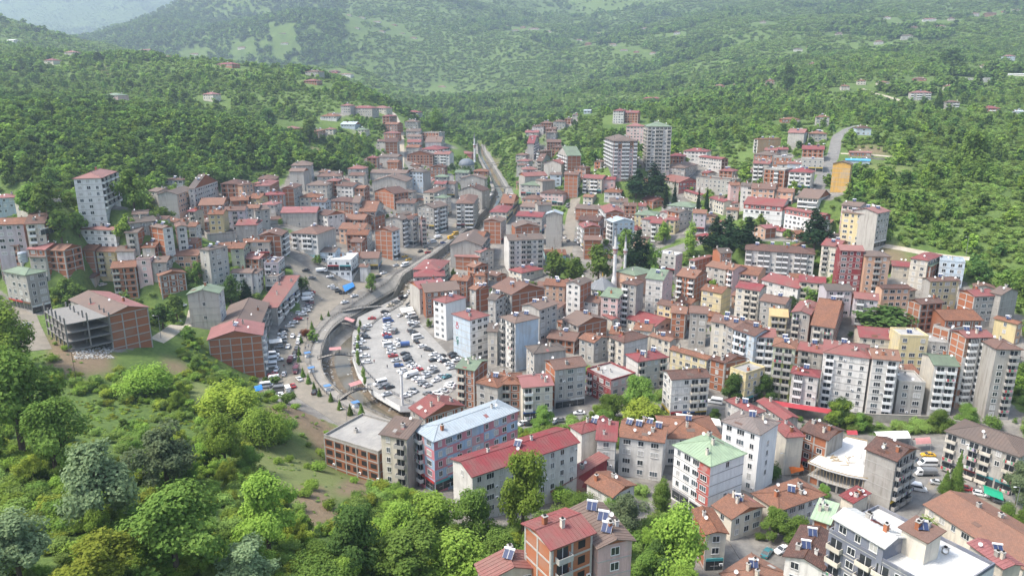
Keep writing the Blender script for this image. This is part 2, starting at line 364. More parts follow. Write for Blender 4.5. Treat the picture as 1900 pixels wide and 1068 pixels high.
def balcony_mesh(kind, w=2.9):
    b = MB(); dp = 1.15
    pm = [WHITE, CONC, MATS['wall_c'], WHITE][kind]
    b.box((-w / 2, -dp, -.16), (w, 0, 0), (0, dp, 0), (0, 0, .16), CONC if kind != 0 else WHITE)
    b.box((-w / 2, -dp, 0), (w, 0, 0), (0, .1, 0), (0, 0, .95), pm)
    b.box((-w / 2, -dp + .1, 0), (.1, 0, 0), (0, dp - .1, 0), (0, 0, .95), pm); b.box((w / 2 - .1, -dp + .1, 0), (.1, 0, 0), (0, dp - .1, 0), (0, 0, .95), pm)
    if kind == 3:
        b.box((-w / 2 + .03, -dp + .03, .95), (w - .06, 0, 0), (0, dp - .03, 0), (0, 0, 1.6), GLASSD)
        for k in range(6): b.box((-w / 2 + k * (w - .08) / 5, -dp, .95), (.08, 0, 0), (0, .06, 0), (0, 0, 1.62), FRAME)
    else:
        b.face([(-w / 2 + .3, -.03, .05), (w / 2 - .3, -.03, .05), (w / 2 - .3, -.03, 2.15), (-w / 2 + .3, -.03, 2.15)], GLASSD)
        b.box((-.05, -.07, .05), (.1, 0, 0), (0, .05, 0), (0, 0, 2.1), FRAME)
    return b
BALC = [balcony_mesh(k) for k in range(4)]
BALCM = [b.mesh('balcony') for b in BALC]
def solar_mesh():
    b = MB()
    for k in (0, 1):
        x = -1.1 + k * 1.15
        b.box((x, -1.0, .25), (1.05, 0, 0), (0, 1.55, 1.15), (0, -.05, .07), PANELB)
        for (ex, y0) in ((x - .03, 0), (x + 1.02, 0)): b.box((ex, -1.0, .25), (.06, 0, 0), (0, 1.55, 1.15), (0, -.07, .10), METALG)
    b.tube((-1.25, .72, 1.65), (1.25, .72, 1.65), .30, .30, TANK, 10)
    for x in (-1.1, 1.1): b.tube((x, .7, 0), (x, .7, 1.4), .04, .04, METALG, 5); b.tube((x, -1, 0), (x, -1, .3), .04, .04, METALG, 5)
    return b.mesh('solar_heater')
SOLM = solar_mesh()
def chim_mesh(mat, w=.75, hh=1.5):
    b = MB(); b.box((-w / 2, -w / 2, -.9), (w, 0, 0), (0, w, 0), (0, 0, hh + .9), mat); b.box((-w / 2 - .1, -w / 2 - .1, hh), (w + .2, 0, 0), (0, w + .2, 0), (0, 0, .12), CONC)
    b.box((-w / 4, -w / 4, hh + .12), (w / 2, 0, 0), (0, w / 2, 0), (0, 0, .3), DARK); return b.mesh('chimney')
CHIM = [chim_mesh(MATS['wall_B']), chim_mesh(MATS['wall_c'], .65), chim_mesh(MATS['wall_g'], .9, 1.1), chim_mesh(MATS['wall_w'], .6, 1.0)]
def dish_mesh():
    b = MB(); b.tube((0, 0, 0), (0, 0, .8), .03, .03, METALG, 5); pr = [(0, 0), (.25, .04), (.45, .14)]
    M = Matrix.Translation((0, -.05, .9)) @ Matrix.Rotation(R(62), 4, 'X'); n0 = len(b.v); b.lathe((0, 0, 0), pr, WHITE, 10); 
    for i in range(n0, len(b.v)): b.v[i] = tuple(M @ Vector(b.v[i]))
    return b.mesh('satellite_dish')
DISHM = dish_mesh()
def ac_mesh():
    b = MB(); b.box((-.4, -.34, -.28), (.8, 0, 0), (0, .32, 0), (0, 0, .56), TANK); b.lathe((0, 0, 0), [(0, 0), (.2, 0)], DARKM, 8)
    n0 = len(b.v) - 24
    b.box((-.25, -.36, -.2), (.4, 0, 0), (0, .02, 0), (0, 0, .4), DARKM); return b.mesh('air_conditioner')
ACM = ac_mesh()
CLOTH = [plain('laundry_' + n, c, .9) for n, c in dict(white=(.62, .62, .6), pink=(.5, .2, .26), blue=(.16, .26, .5), red=(.42, .06, .07), lilac=(.42, .36, .52), dark=(.06, .06, .08), green=(.12, .3, .2)).items()]
LAUM = []
for k_ in range(3):
    b_ = MB(); rr_ = random.Random(k_); x_ = -1.3
    b_.tube((-1.4, -1.25, .98), (1.4, -1.25, .98), .015, .015, METALG, 4)
    while x_ < 1.1:
        w_ = rr_.uniform(.3, .7); h_ = rr_.uniform(.5, 1.0); b_.box((x_, -1.26, .97 - h_), (w_, 0, 0), (0, .025, 0), (0, 0, h_), rr_.choice(CLOTH)); x_ += w_ + rr_.uniform(.05, .3)
    LAUM.append(b_.mesh('laundry'))
BLD = []
class Building: pass
def roof_geo(t, a, b, ov, rise_k=.32):
    """local coords s (0..a along e1), t (0..b along e2); returns faces as lists of (s,t,z) and a height function"""
    s0, s1, t0, t1 = -ov, a + ov, -ov, b + ov; W, D = s1 - s0, t1 - t0
    if t == 'h':
        if W >= D:
            r = D / 2; z = r * rise_k; p, q = (s0 + r, t0 + r, z), (s1 - r, t0 + r, z)
        else:
            r = W / 2; z = r * rise_k; p, q = (s0 + r, t0 + r, z), (s0 + r, t1 - r, z)
        c = [(s0, t0, 0), (s1, t0, 0), (s1, t1, 0), (s0, t1, 0)]
        if W >= D: F = [[c[0], c[1], q, p], [c[1], c[2], q], [c[2], c[3], p, q], [c[3], c[0], p]]
        else: F = [[c[0], c[1], p], [c[1], c[2], q, p], [c[2], c[3], q], [c[3], c[0], p, q]]
        return F, lambda s, u: rise_k * max(0, min(s - s0, s1 - s, u - t0, t1 - u)), z
    if t == 'g':
        z = D / 2 * rise_k; m = (t0 + t1) / 2
        return [[(s0, t0, 0), (s1, t0, 0), (s1, m, z), (s0, m, z)], [(s1, t1, 0), (s0, t1, 0), (s0, m, z), (s1, m, z)]], lambda s, u: rise_k * min(u - t0, t1 - u), z
    if t == 'G':
        z = W / 2 * rise_k; m = (s0 + s1) / 2
        return [[(s0, t1, 0), (s0, t0, 0), (m, t0, z), (m, t1, z)], [(s1, t0, 0), (s1, t1, 0), (m, t1, z), (m, t0, z)]], lambda s, u: rise_k * min(s - s0, s1 - s), z
    if t == 's':
        z = D * .16
        return [[(s0, t0, 0), (s1, t0, 0), (s1, t1, z), (s0, t1, z)]], lambda s, u: (u - t0) / D * z, z
    return [[(s0, t0, 0), (s1, t0, 0), (s1, t1, 0), (s0, t1, 0)]], lambda s, u: 0.0, 0.0
def wall_code_mat(code, i, j, nf, nc):
    if code == 'P': return MATS['wall_P' if (i + j) % 2 == 0 else 'wall_U']
    if code == 'R': return MATS['wall_r'] if i == nf - 1 or i == 0 else MATS['wall_W']
    if code == 'Q': return MATS['wall_q'] if (i >= nf - 3 and j != 1) or i in (0, 2) else MATS['wall_w']
    if code == 'T': return MATS['wall_t'] if i == 0 else MATS['wall_w']
    if code == 'E': return MATS['wall_r'] if j == nc - 1 else MATS['wall_W']
    if code == 'F': return MATS['wall_q'] if i >= nf - 2 else MATS['wall_p']
    if code == 'H': return MATS['wall_G'] if i in (0, 2, 4) else MATS['wall_n']
    return MATS['wall_' + code]
SPECIAL = 'PRQTEFH'
BASECOL = dict(P='pink and blue', R='red and white', Q='brown and white', T='white and teal', E='white and red', F='cream and brown', H='lime green', g='grey', w='white', W='white', c='cream', y='yellow', o='orange',
               p='pink', b='pale blue', n='pale green', m='maroon', l='lilac', d='dark grey', k='concrete', r='red', Y='mustard', q='brown', t='teal', D='slate blue', B='raw brick', G='lime', U='blue')
ROOFCOL = dict(t='terracotta tiled', b='brown tiled', k='dark grey', r='red metal', p='pink metal', n='dark green', N='light green', w='white', s='pale metal', c='concrete', d='brown-grey', u='blue', y='ochre')
def make_building(A, B, C, nf, rt, rc, wa, wb, opt, lift=None):
    bl = al = dep = None; sol = None; extra = []; fh = FH
    for o in opt:
        if o[0] == 'S': sol = int(o[1:])
        elif o[0] == 'b': bl = float(o[1:])
        elif o[0] == 'a': al = float(o[1:])
        elif o[0] == 'd': dep = float(o[1:])
        elif o[0] == 'f' and o != 'front': fh = float(o[1:])
        else: extra.append(o)
    up = nf * fh + .3
    if dep: Bw = at_depth(B[0], B[1], dep); D = dep
    else: Bw, D = hit(B[0], B[1], up)
    e1, e2, a, b, cost = fit(A, B, C, Bw, bl=bl, al=al)
    zt = Bw[2]; P = lambda s, t: np.array([Bw[0] + e1[0] * s + e2[0] * t, Bw[1] + e1[1] * s + e2[1] * t])
    rnd = random.Random(int(B[0] * 7919 + B[1] * 104729))
    ov = .55 if rt != 'f' else 0.0
    a = max(a - 2 * ov, 3.5); b = max(b - 2 * ov, 3.5); Bw = V3(Bw[:2] + (e1 + e2) * ov, zt)
    corners = [P(0, 0), P(a, 0), P(a, b), P(0, b)]
    zb = min(float(hg(c[0], c[1])) for c in corners) - .6
    zb = min(zb, zt - 3.0)
    cx = P(a / 2, b / 2); base = (float(cx[0]), float(cx[1]), zb)
    root = empty('building', base)
    loc = lambda p, z: (p[0] - base[0], p[1] - base[1], z - zb)
    near = D < 215; mid = D < 300; rows = max(1, min(nf, int((zt - zb) / fh)))
    # walls
    wb_ = MB(); fm = {0: wa, 1: wb}
    faces = [(corners[1], corners[0], wa, a), (corners[0], corners[3], wb, b), (corners[3], corners[2], wa[0] + 'x', a), (corners[2], corners[1], wb[0] + 'x', b)]
    for k, (p, q, wc, L) in enumerate(faces):
        code = wc[0]
        if code in SPECIAL and k < 2:
            nc = max(2, int(L / 4.2)) if code != 'R' else 1
            if code == 'Q': nc = 3
            zs = [zb] + [zt - (rows - i) * fh for i in range(1, rows)] + [zt]
            for i in range(rows):
                for j in range(nc):
                    x0 = p + (q - p) * j / nc; x1 = p + (q - p) * (j + 1) / nc
                    wb_.face([loc(x0, zs[i]), loc(x1, zs[i]), loc(x1, zs[i + 1]), loc(x0, zs[i + 1])], wall_code_mat(code, i, j, rows, nc))
        else:
            m = MATS['wall_' + (code if code not in SPECIAL else 'w')]
            wb_.face([loc(p, zb), loc(q, zb), loc(q, zt), loc(p, zt)], m)
    F, rz, rise = roof_geo(rt, a, b, ov, rnd.uniform(.27, .36))
    gm = MATS['wall_' + ('B' if rnd.random() < .35 or wb[0] == 'B' else (wb[0] if wb[0] not in SPECIAL else 'w'))]
    gmA = MATS['wall_' + ('B' if wa[0] == 'B' else (wa[0] if wa[0] not in SPECIAL else 'w'))]
    if rt == 'g':
        for s in (0, a):
            pts = [loc(P(s, 0), zt), loc(P(s, b), zt), loc(P(s, b), zt + rz(s, b) - .1), loc(P(s, b / 2), zt + rise - .1), loc(P(s, 0), zt + rz(s, 0) - .1)]
            wb_.face(pts, gm)
    elif rt == 'G':
        for t in (0, b):
            pts = [loc(P(0, t), zt), loc(P(a, t), zt), loc(P(a, t), zt + rz(a, t) - .1), loc(P(a / 2, t), zt + rise - .1), loc(P(0, t), zt + rz(0, t) - .1)]
            wb_.face(pts, gmA)
    elif rt == 's':
        for s in (0, a): wb_.face([loc(P(s, 0), zt), loc(P(s, b), zt), loc(P(s, b), zt + rz(s, b) - .05), loc(P(s, 0), zt + rz(s, 0) - .05)], gm)
        wb_.face([loc(P(0, b), zt), loc(P(a, b), zt), loc(P(a, b), zt + rise - .05), loc(P(0, b), zt + rise - .05)], gm)
    wall = wb_.build('wall', root)
    # roof
    r = MB(); rm = MATS['roof_' + rc]; rm2 = MATS['roof_' + ('p' if 'two' in extra else rc)]
    for fi, poly in enumerate(F):
        p3 = [V3(P(s, t), zt + z + .06) - np.array(base) for s, t, z in poly]
        eu = p3[1] - p3[0]; Lu = np.linalg.norm(eu); eu = eu / max(Lu, 1e-6)
        nrm = np.cross(p3[1] - p3[0], p3[2] - p3[0]); nrm = nrm / np.linalg.norm(nrm)
        if nrm[2] < 0: p3 = p3[::-1]; nrm = -nrm
        ev = np.cross(nrm, eu); uv = [(float((p - p3[0]) @ eu), float((p - p3[0]) @ ev)) for p in p3]
        r.face(p3, rm2 if fi == 1 else rm, uv)
        low = [p - np.array([0, 0, .2]) for p in p3]; r.face(low[::-1], CONC)
        for i in range(len(p3)):
            j = (i + 1) % len(p3); zi, zj = p3[i][2], p3[j][2]
            if rt in 'hgG' and not (min(zi, zj) < zt - zb + .2): continue
            if rt == 'h' and abs(zi - zj) > .05: continue
            r.face([low[i], low[j], p3[j], p3[i]], rm if rc not in 'c' else CONC)
    if D < 235 and rc in 'rpkNnwsd' and rt != 'f':
        for poly in F:
            q3 = [V3(P(s, t), zt + z + .06) - np.array(base) for s, t, z in poly]; eu = q3[1] - q3[0]; Lu = np.linalg.norm(eu); eu = eu / Lu; nrm = np.cross(eu, q3[2] - q3[0]); nrm = nrm / np.linalg.norm(nrm)
            if nrm[2] < 0: nrm = -nrm; ev = np.cross(eu, nrm) * -1
            ev = np.cross(nrm, eu); ev = ev if ev[2] >= 0 else -ev
            uvp = [((p - q3[0]) @ eu, (p - q3[0]) @ ev) for p in q3]
            for u0 in np.arange(.4, Lu, .85):
                vs = []
                for i in range(len(uvp)):
                    (ua, va), (ub, vb) = uvp[i], uvp[(i + 1) % len(uvp)]
                    if (ua - u0) * (ub - u0) < 0: vs.append(va + (vb - va) * (u0 - ua) / (ub - ua))
                if len(vs) == 2 and abs(vs[0] - vs[1]) > .4: a0 = q3[0] + eu * (u0 - .035) + ev * min(vs); r.box(a0, eu * .07, ev * abs(vs[0] - vs[1]), nrm * .06, rm)
    if D < 300 and rt != 'f':
        for _ in range(rnd.choice((0, 1, 2, 3))):
            poly = rnd.choice(F); q3 = [V3(P(s, t), zt + z + .06) - np.array(base) for s, t, z in poly]; eu = q3[1] - q3[0]; Lu = np.linalg.norm(eu); eu = eu / Lu; nrm = np.cross(eu, q3[2] - q3[0]); nrm = nrm / np.linalg.norm(nrm); nrm = nrm if nrm[2] > 0 else -nrm
            ev = np.cross(nrm, eu); ev = ev if ev[2] > 0 else -ev; vm = max((p - q3[0]) @ ev for p in q3); pw, pv_ = rnd.uniform(.8, 2.6), rnd.uniform(.7, 1.8)
            if Lu < 7 or vm < 3.2: continue
            o3 = q3[0] + eu * rnd.uniform(.32, .55) * Lu + ev * rnd.uniform(.08, .4) * vm; r.box(o3 + nrm * .01, eu * pw, ev * min(pv_, vm * .45), nrm * .05, MATS['roof_' + rnd.choice('rbkpct')])
    if D < 340 and rt in 'hgG':
        top = [[V3(P(s, t), zt + z + .1) - np.array(base) for s, t, z in poly] for poly in F]
        for pl in top:
            for i in range(len(pl)):
                a3, b3 = pl[i], pl[(i + 1) % len(pl)]
                if max(a3[2], b3[2]) > zt - zb + .5 and (min(a3[2], b3[2]) > zt - zb + .5 or rt == 'h'): r.tube(a3, b3, .11, .11, rm if rc not in 'tb' else MATS['roof_t'], 5, False)
    if rt == 'f':
        hh = .7
        for p, q in ((corners[1], corners[0]), (corners[0], corners[3]), (corners[3], corners[2]), (corners[2], corners[1])):
            d = q - p; L = np.hypot(*d); d = d / L; nn = np.array([-d[1], d[0]])
            r.box(loc(p + nn * .0, zt + .07), V3(d * (L - .25), 0), V3(nn * .25, 0), (0, 0, hh), MATS['wall_' + (wa[0] if wa[0] not in SPECIAL + 'B' else 'k')])
    roof = r.build('roof', root)
    # frame of raw brick walls
    if wa[0] == 'B' or wb[0] == 'B':
        f = MB()
        for k in (0, 1):
            p, q, wc, L = faces[k]
            if wc[0] != 'B': continue
            d = (q - p) / L; nn = np.array([d[1], -d[0]]); n = max(1, int(round(L / 4.3)))
            for i in range(n + 1):
                o = p + d * min(max(i * L / n - .2, 0), L - .4)
                f.box(loc(o + nn * .003, zb), V3(d * .4, 0), V3(nn * .09, 0), (0, 0, zt - zb - .05), CONC)
            for i in range(0, rows + 1):
                z = zt - i * fh - (.35 if i == 0 else .2)
                if z < zb + .3: break
                f.box(loc(p + nn * .002, z), V3(d * L, 0), V3(nn * .075, 0), (0, 0, .34), CONC)
        f.build('concrete_frame', root)
    if rnd.random() < .55 and D < 520:
        f = MB()
        for k in (0, 1):
            p, q, wc, L = faces[k]
            if wc[0] == 'B': continue
            d = (q - p) / L; nn = np.array([d[1], -d[0]])
            for i in range(1, rows): f.box(loc(p + nn * .002, zt - i * fh - .1), V3(d * L, 0), V3(nn * .07, 0), (0, 0, .2), CONC)
        if f.f: f.build('floor_band', root)
    # windows and balconies
    nw = 0; joined = MB(); bal = {}; nbal = 0
    for k in (0, 1):
        p, q, wc, L = faces[k]
        if len(wc) < 2 or wc[1] == 'x' or L < 2.4:
            if len(wc) > 1 and wc[1] == 'x' and L > 6 and rnd.random() < .5 and wc[0] != 'B':
                pass
            else: continue
        d = (q - p) / L; nn = np.array([d[1], -d[0]]); ang = math.atan2(d[1], d[0])
        pat = wc[1]; n = max(1, int((L - .6) / 3.05)) if pat != 'x' else 1
        if L < 4.5: n = 1
        st = (L - .6) / n; bw = (1.1, 1.5, 1.5, 2.1)[rnd.randrange(4)]
        if st < 2.6: bw = min(bw, 1.5)
        if pat == 'x': bw = 1.1
        style = rnd.randrange(4); balc = set(); cw = [rnd.choice((bw, bw, 1.1, 1.5, 2.1 if st > 2.6 else 1.5)) for _ in range(n)]
        if pat == 'l':
            balc = {j for j in range(n) if j % 2 == rnd.randrange(2)} or {0}
            if n > 4: balc = {j for j in range(n) if j % 3 != 1}
            if style == 3 and rnd.random() < .35: style = 0
        hole = wc[0] == 'B' and (rnd.random() < .45 or 'open' in extra)
        off = [0 if rnd.random() < .8 else rnd.uniform(-.3, .3) for _ in range(n)]
        for i in range(rows):
            zc = zt - i * fh - 1.45
            if zc - 1.2 < float(hg(*(p + d * L / 2))): continue
            for j in range(n):
                c = p + d * (.3 + st * (j + .5) + off[j]); u = rnd.random()
                if j in balc and st > 2.5:
                    nbal += 1
                    lp = loc(c + nn * .005, zc - 1.4)
                    if D < 330 and style != 3 and rnd.random() < .16: obj('laundry', LAUM[rnd.randrange(3)], root, lp, ang)
                    if mid: o = obj('balcony', BALCM[style], root, lp, ang)
                    else:
                        bb = bal.setdefault((k, j), MB()); src = BALC[style]; ca, sa = math.cos(ang), math.sin(ang)
                        for fi, ff in enumerate(src.f): bb.face([(lp[0] + src.v[x][0] * ca - src.v[x][1] * sa, lp[1] + src.v[x][0] * sa + src.v[x][1] * ca, lp[2] + src.v[x][2]) for x in ff], src.mats[src.m[fi]])
                    continue
                if u < .06 or (pat == 'x' and u < .3): continue
                nw += 1; pi = 0 if u < .55 else (1 if u < .8 else 2); w = cw[j] if pat != 'x' else 1.1; w = min((1.1, 1.5, 2.1), key=lambda x: abs(x - w))
                lp = loc(c + nn * .006, zc)
                if hole: w, pi = 1.5, 0
                if D < 260 and rnd.random() < .10 and pat != 'x': obj('air_conditioner', ACM, root, loc(c + nn * .01 + d * (w / 2 + .75), zc - .5), ang)
                if mid and not hole:
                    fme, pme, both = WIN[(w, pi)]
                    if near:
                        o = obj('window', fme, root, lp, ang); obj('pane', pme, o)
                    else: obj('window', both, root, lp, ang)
                else:
                    lp = np.array(lp); D3 = V3(d, 0); N3 = V3(nn, 0)
                    def quad(hw, h0, h1, out, m): joined.face([lp - D3 * hw + N3 * out + (0, 0, h0), lp + D3 * hw + N3 * out + (0, 0, h0), lp + D3 * hw + N3 * out + (0, 0, h1), lp - D3 * hw + N3 * out + (0, 0, h1)], m)
                    if hole: quad(.75 if 'open' not in extra else 1.15, -.75, .75, .01, DARK)  # flat dark quad paints the shade inside an uncut opening
                    else:
                        joined.box(lp - D3 * (w / 2 + .12) + (0, 0, -.86), D3 * (w + .24), N3 * .05, (0, 0, 1.7), FRAME)
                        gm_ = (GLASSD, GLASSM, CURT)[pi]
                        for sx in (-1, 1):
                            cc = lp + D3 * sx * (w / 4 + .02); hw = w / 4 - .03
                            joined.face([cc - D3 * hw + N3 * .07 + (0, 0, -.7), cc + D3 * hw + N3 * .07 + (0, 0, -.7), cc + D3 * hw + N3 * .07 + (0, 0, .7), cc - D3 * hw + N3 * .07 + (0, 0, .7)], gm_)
    if joined.f: joined.build('window_rows', root)['kind'] = 'stuff'
    for (k, j), bb in bal.items(): bb.build('balcony_stack', root)
    # attic band of dark glazing under some roofs
    # roof furniture
    def rp(s, t): p = P(s, t); return loc(p, zt + rz(s, t) + .05)
    if rt != 'f' or a * b > 60:
        for _ in range(rnd.choice((0, 1, 1, 2, 3)) if D > 260 else rnd.choice((1, 2, 3))):
            s, t = a * rnd.uniform(.15, .85), b * rnd.uniform(.15, .85); obj('chimney', rnd.choice(CHIM), roof, rp(s, t), math.atan2(e1[1], e1[0]))
    ns = sol if sol is not None else (0 if rnd.random() < .72 else rnd.choice((1, 1, 2)))
    for i in range(ns):
        s, t = (a * (i + .7) / (ns + .4), b * rnd.uniform(.35, .6)) if a > b else (a * rnd.uniform(.35, .6), b * (i + .7) / (ns + .4))
        obj('solar_heater', SOLM, root, rp(s, t), R(rnd.uniform(-32, -12))).scale = (.8, .8, .8)
    for _ in range(rnd.choice((0, 1, 1, 2))):
        obj('satellite_dish', DISHM, root, rp(a * rnd.uniform(.08, .92), b * rnd.uniform(.08, .92)), R(rnd.uniform(-40, 0)))
    o = Building(); o.root = root; o.c = cx; o.a, o.b, o.e1, o.e2, o.zb, o.zt, o.D = a, b, e1, e2, zb, zt, D
    o.nf, o.rt, o.rc, o.wa, o.wb, o.ns, o.nbal, o.nw, o.px, o.cost, o.corners, o.P = nf, rt, rc, wa, wb, ns, nbal, nw, B, cost, corners, P
    o.loc = loc; BLD.append(o); return o
def parse(line, ox, oy, sc):
    tk = line.split(); pts = []
    for t in tk[:3]: pts.append(None if t == '-' else (ox + float(t.split(',')[0]) / sc, oy + float(t.split(',')[1]) / sc))
    nf = int(tk[3]); rt, rc = tk[4][0], tk[4][1]; wa = tk[5]; rest = tk[6:]
    wb = None
    if rest and len(rest[0]) == 2 and rest[0][0].isalpha() and rest[0][1] in 'wxl' : wb = rest[0]; rest = rest[1:]
    if wb is None: wb = wa[0] + ('w' if random.random() < .5 else 'x')
    return make_building(pts[0], pts[1], pts[2], nf, rt, rc, wa, wb, rest)
TILES = {}
TILES['left town'] = (0, 300, 3.956, '''
525,118 748,120 862,68 9 hp Ww Wl
-60,270 110,262 147,245 3 hp bw bw
-60,470 175,458 - 5 gt lw
175,455 330,452 410,400 5 gb cl Bw
495,495 845,503 905,492 4 gp Ww Ww S3
-40,612 130,618 - 4 gb Bw
190,640 330,648 - 5 gp Bw
330,650 468,655 - 5 gt Bw
468,655 692,655 - 5 gt Bl
692,660 840,662 - 5 gt yl
842,667 985,657 - 3 gk ww
10,798 185,835 350,785 5 hn gw gw S0
805,787 1000,772 - 5 gt Bl
1000,724 1103,717 - 4 fk pw
1103,748 1225,738 - 4 gk gw
1115,792 1165,842 1365,787 4 gt Bw Bw
1240,692 1450,690 - 4 gt ow
1450,640 1530,652 1680,617 7 hk gw gw S2
905,500 1010,522 1110,480 4 gk gl Bx
1055,462 1195,490 1275,452 6 gk Bx ww S2
1275,452 1287,482 1375,442 5 gb Bx ww
1030,622 1135,632 1215,592 3 gt cw Bw
1145,225 1305,242 1425,195 5 Gk gx ow
1422,195 1428,200 1602,135 5 gk ww ww
1085,210 1150,222 - 3 gk gx
1195,140 1345,135 - 2 hb ww b8
1610,167 1775,165 - 4 hb Bw
1855,168 1905,160 - 4 hr gw
960,377 1088,382 1102,360 2 gk gw gw
945,467 1160,432 - 3 gk gx
1450,312 1640,317 1692,277 3 gt Bw Bw
1690,302 1830,282 - 3 gt Bw
1830,272 1905,272 - 3 gt yw
1370,362 1430,367 1500,350 4 gr gl gw
1520,397 1640,387 - 5 gt yw
1640,367 1800,357 - 5 gb ll
1800,352 1900,342 - 4 gt gw
1730,462 1875,457 - 4 gr gx
1385,472 1440,477 1480,452 3 gt cw ww
1300,612 1440,602 - 3 gt Bw
1520,547 1730,522 - 2 fk gx
1680,642 1790,637 - 4 gt nw
1790,612 1900,592 - 3 gt ww
1780,712 1900,717 - 3 gp Bw
1690,802 1850,817 1890,782 4 gk ww ll
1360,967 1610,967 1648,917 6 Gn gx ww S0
500,852 690,852 - 2 gb gw
205,702 330,702 - 4 gk gw
''')  # white gable-end block: shade on its front is put into the grey wall
TILES['brick slope'] = (0, 520, 3.956, '''
500,140 785,266 1100,192 4 gk gx Bx S0 two
''')
TILES['street row'] = (330, 500, 4.853, '''
255,640 770,593 - 6 Gp Bx wl b17 S1
340,532 745,499 830,300 4 Gk gx wl S0
''')
TILES['plaza'] = (440, 380, 3.956, '''
140,670 298,754 462,592 3 sr gx wl S0
315,62 585,57 - 4 gp gx
-20,132 150,147 185,107 4 hr gx ww
150,237 325,227 375,192 5 Gb Bx gl
385,232 590,217 735,182 5 hb Tl gx
45,282 240,272 265,262 4 ht cw cw
40,392 180,397 240,367 3 hp Bw gw
0,472 150,502 190,457 4 hk wl ww
195,422 300,432 345,387 4 fk ll ww
205,522 300,532 345,492 3 fk gw gw
590,347 720,347 - 3 gk bl
660,397 835,410 888,357 4 fw Ww Ww S0
892,377 1040,392 1065,352 3 gb cw gw
890,472 960,457 990,442 3 gb wx ww
1000,187 1140,197 1200,177 6 Gb Bx bl
1080,127 1215,112 1270,102 6 Gk gx gl
1225,112 1290,107 1340,87 6 gb gw wl
1332,102 1347,107 1382,97 6 gb pw pl
790,237 960,222 1000,202 4 gt Bw ww
740,177 930,182 - 4 gt ow
822,272 915,277 - 3 gb Bw
1555,312 1800,302 1860,217 5 Gk gx gl
1590,402 1780,387 1820,372 3 gp Bx gw
1285,442 1485,482 1560,402 4 hr wl nw
1295,532 1530,522 - 4 hr gw
1335,622 1540,592 - 4 gp gw
1375,647 1640,622 - 4 gk Bw
1430,687 1530,722 1690,672 6 hr Ww Wx S1
1570,802 1708,848 1862,812 6 hr bx Ww S1
1700,602 1750,627 1850,592 4 gt gw Bx
1560,552 1690,562 - 4 gt Bw
1720,492 1800,517 1850,492 3 gt Bx Bw
1680,442 1740,462 - 4 gt Bw
1830,692 1900,702 - 6 gk gw
''')
TILES['upper town'] = (440, 180, 3.956, '''
530,247 600,252 650,227 3 ht Bw Bw
640,247 705,237 - 2 hr cw
330,227 420,232 - 1 hr Bw
860,242 935,242 - 3 hn cw
755,202 865,202 - 2 gs bw
755,67 830,64 - 4 hr gw
830,77 990,82 - 4 hr gw
990,77 1095,82 - 3 hr cw
605,137 730,142 780,132 2 ht ww ww
1060,132 1120,142 1175,132 5 hr Bw Bw
1075,202 1175,202 - 4 gt Bw
1070,267 1165,267 - 4 hr Bw
1020,322 1085,327 - 3 gb gw
1080,332 1180,332 1195,322 5 gb Bx gw
1210,112 1330,112 - 5 hr gl
1225,197 1330,182 - 4 hk gw
1235,267 1345,252 - 4 gk gw
1245,302 1350,292 - 4 gk cw
1245,347 1350,332 - 4 gr gw
1355,272 1480,264 1525,267 5 fb Bw gw
1375,332 1500,332 1525,312 4 gk wx gw
1235,377 1335,372 - 3 gt gw
1340,382 1480,387 1560,372 5 hr ww wl
1570,412 1722,417 - 2 hr rw
945,457 1030,447 - 4 hr Bw
1035,442 1180,442 - 4 gk gx
1095,482 1180,482 - 3 gt Bx
1240,432 1440,427 - 4 Gb Bw
1440,422 1560,422 - 5 gr wl
805,532 935,527 - 4 hr gw
820,582 930,577 - 4 gb cw
580,592 760,582 - 3 hb cw
390,497 545,502 562,482 5 hk gx ww
375,552 490,547 - 5 gk gx
145,612 290,602 310,582 4 hb gx Bw
115,657 240,652 310,612 4 hr gw Bx
320,667 420,672 480,642 5 Gb Bx gw
500,652 660,647 - 4 hk cw
650,622 745,617 - 4 hr Bw
720,652 850,657 - 4 gb ww
820,672 935,672 - 4 gt Bw
985,612 1245,622 1290,592 5 Gk gx gw
970,557 1240,562 - 5 gk gx
1255,552 1365,552 1425,542 6 hk bw gx
1410,522 1525,517 - 5 Gb Bw
1445,592 1545,587 - 4 hn gw
1595,562 1700,557 - 4 gn gw
1730,552 1845,547 - 4 ht Bw
1635,612 1820,602 1845,592 6 Gk gx gw
1625,682 1800,692 - 5 Gb gx
1600,772 1740,782 1770,722 6 hb gl wl
1360,692 1450,702 1540,662 5 hb cl gw
1440,737 1535,742 - 5 hn gw
1315,822 1445,817 1555,802 6 Gk kw kl
1000,692 1150,712 - 4 Gb Bx
1160,782 1305,782 - 3 gb gw
1180,700 1290,700 - 3 hk gw
180,722 345,717 357,702 4 hr Bw gw
450,742 605,737 - 3 ht cw
655,762 855,772 - 3 hb Bw
840,762 900,777 940,742 5 gk gw gl
535,772 650,772 - 3 gb bw
0,752 90,737 - 3 ht Bw
90,737 180,732 - 3 gt yw
-5,652 35,647 - 4 hb ow
160,792 280,792 - 3 hp gw
130,852 245,822 - 4 gk gw
890,832 1020,842 1080,792 4 gt Bw gw
840,872 1010,882 - 3 Gk Bw
580,852 660,872 - 4 gb ww
660,882 800,862 - 4 gt pw
770,902 935,902 - 3 gt Bw
1530,640 1600,640 - 4 gb gw
1440,640 1530,640 - 4 gr gw
''')
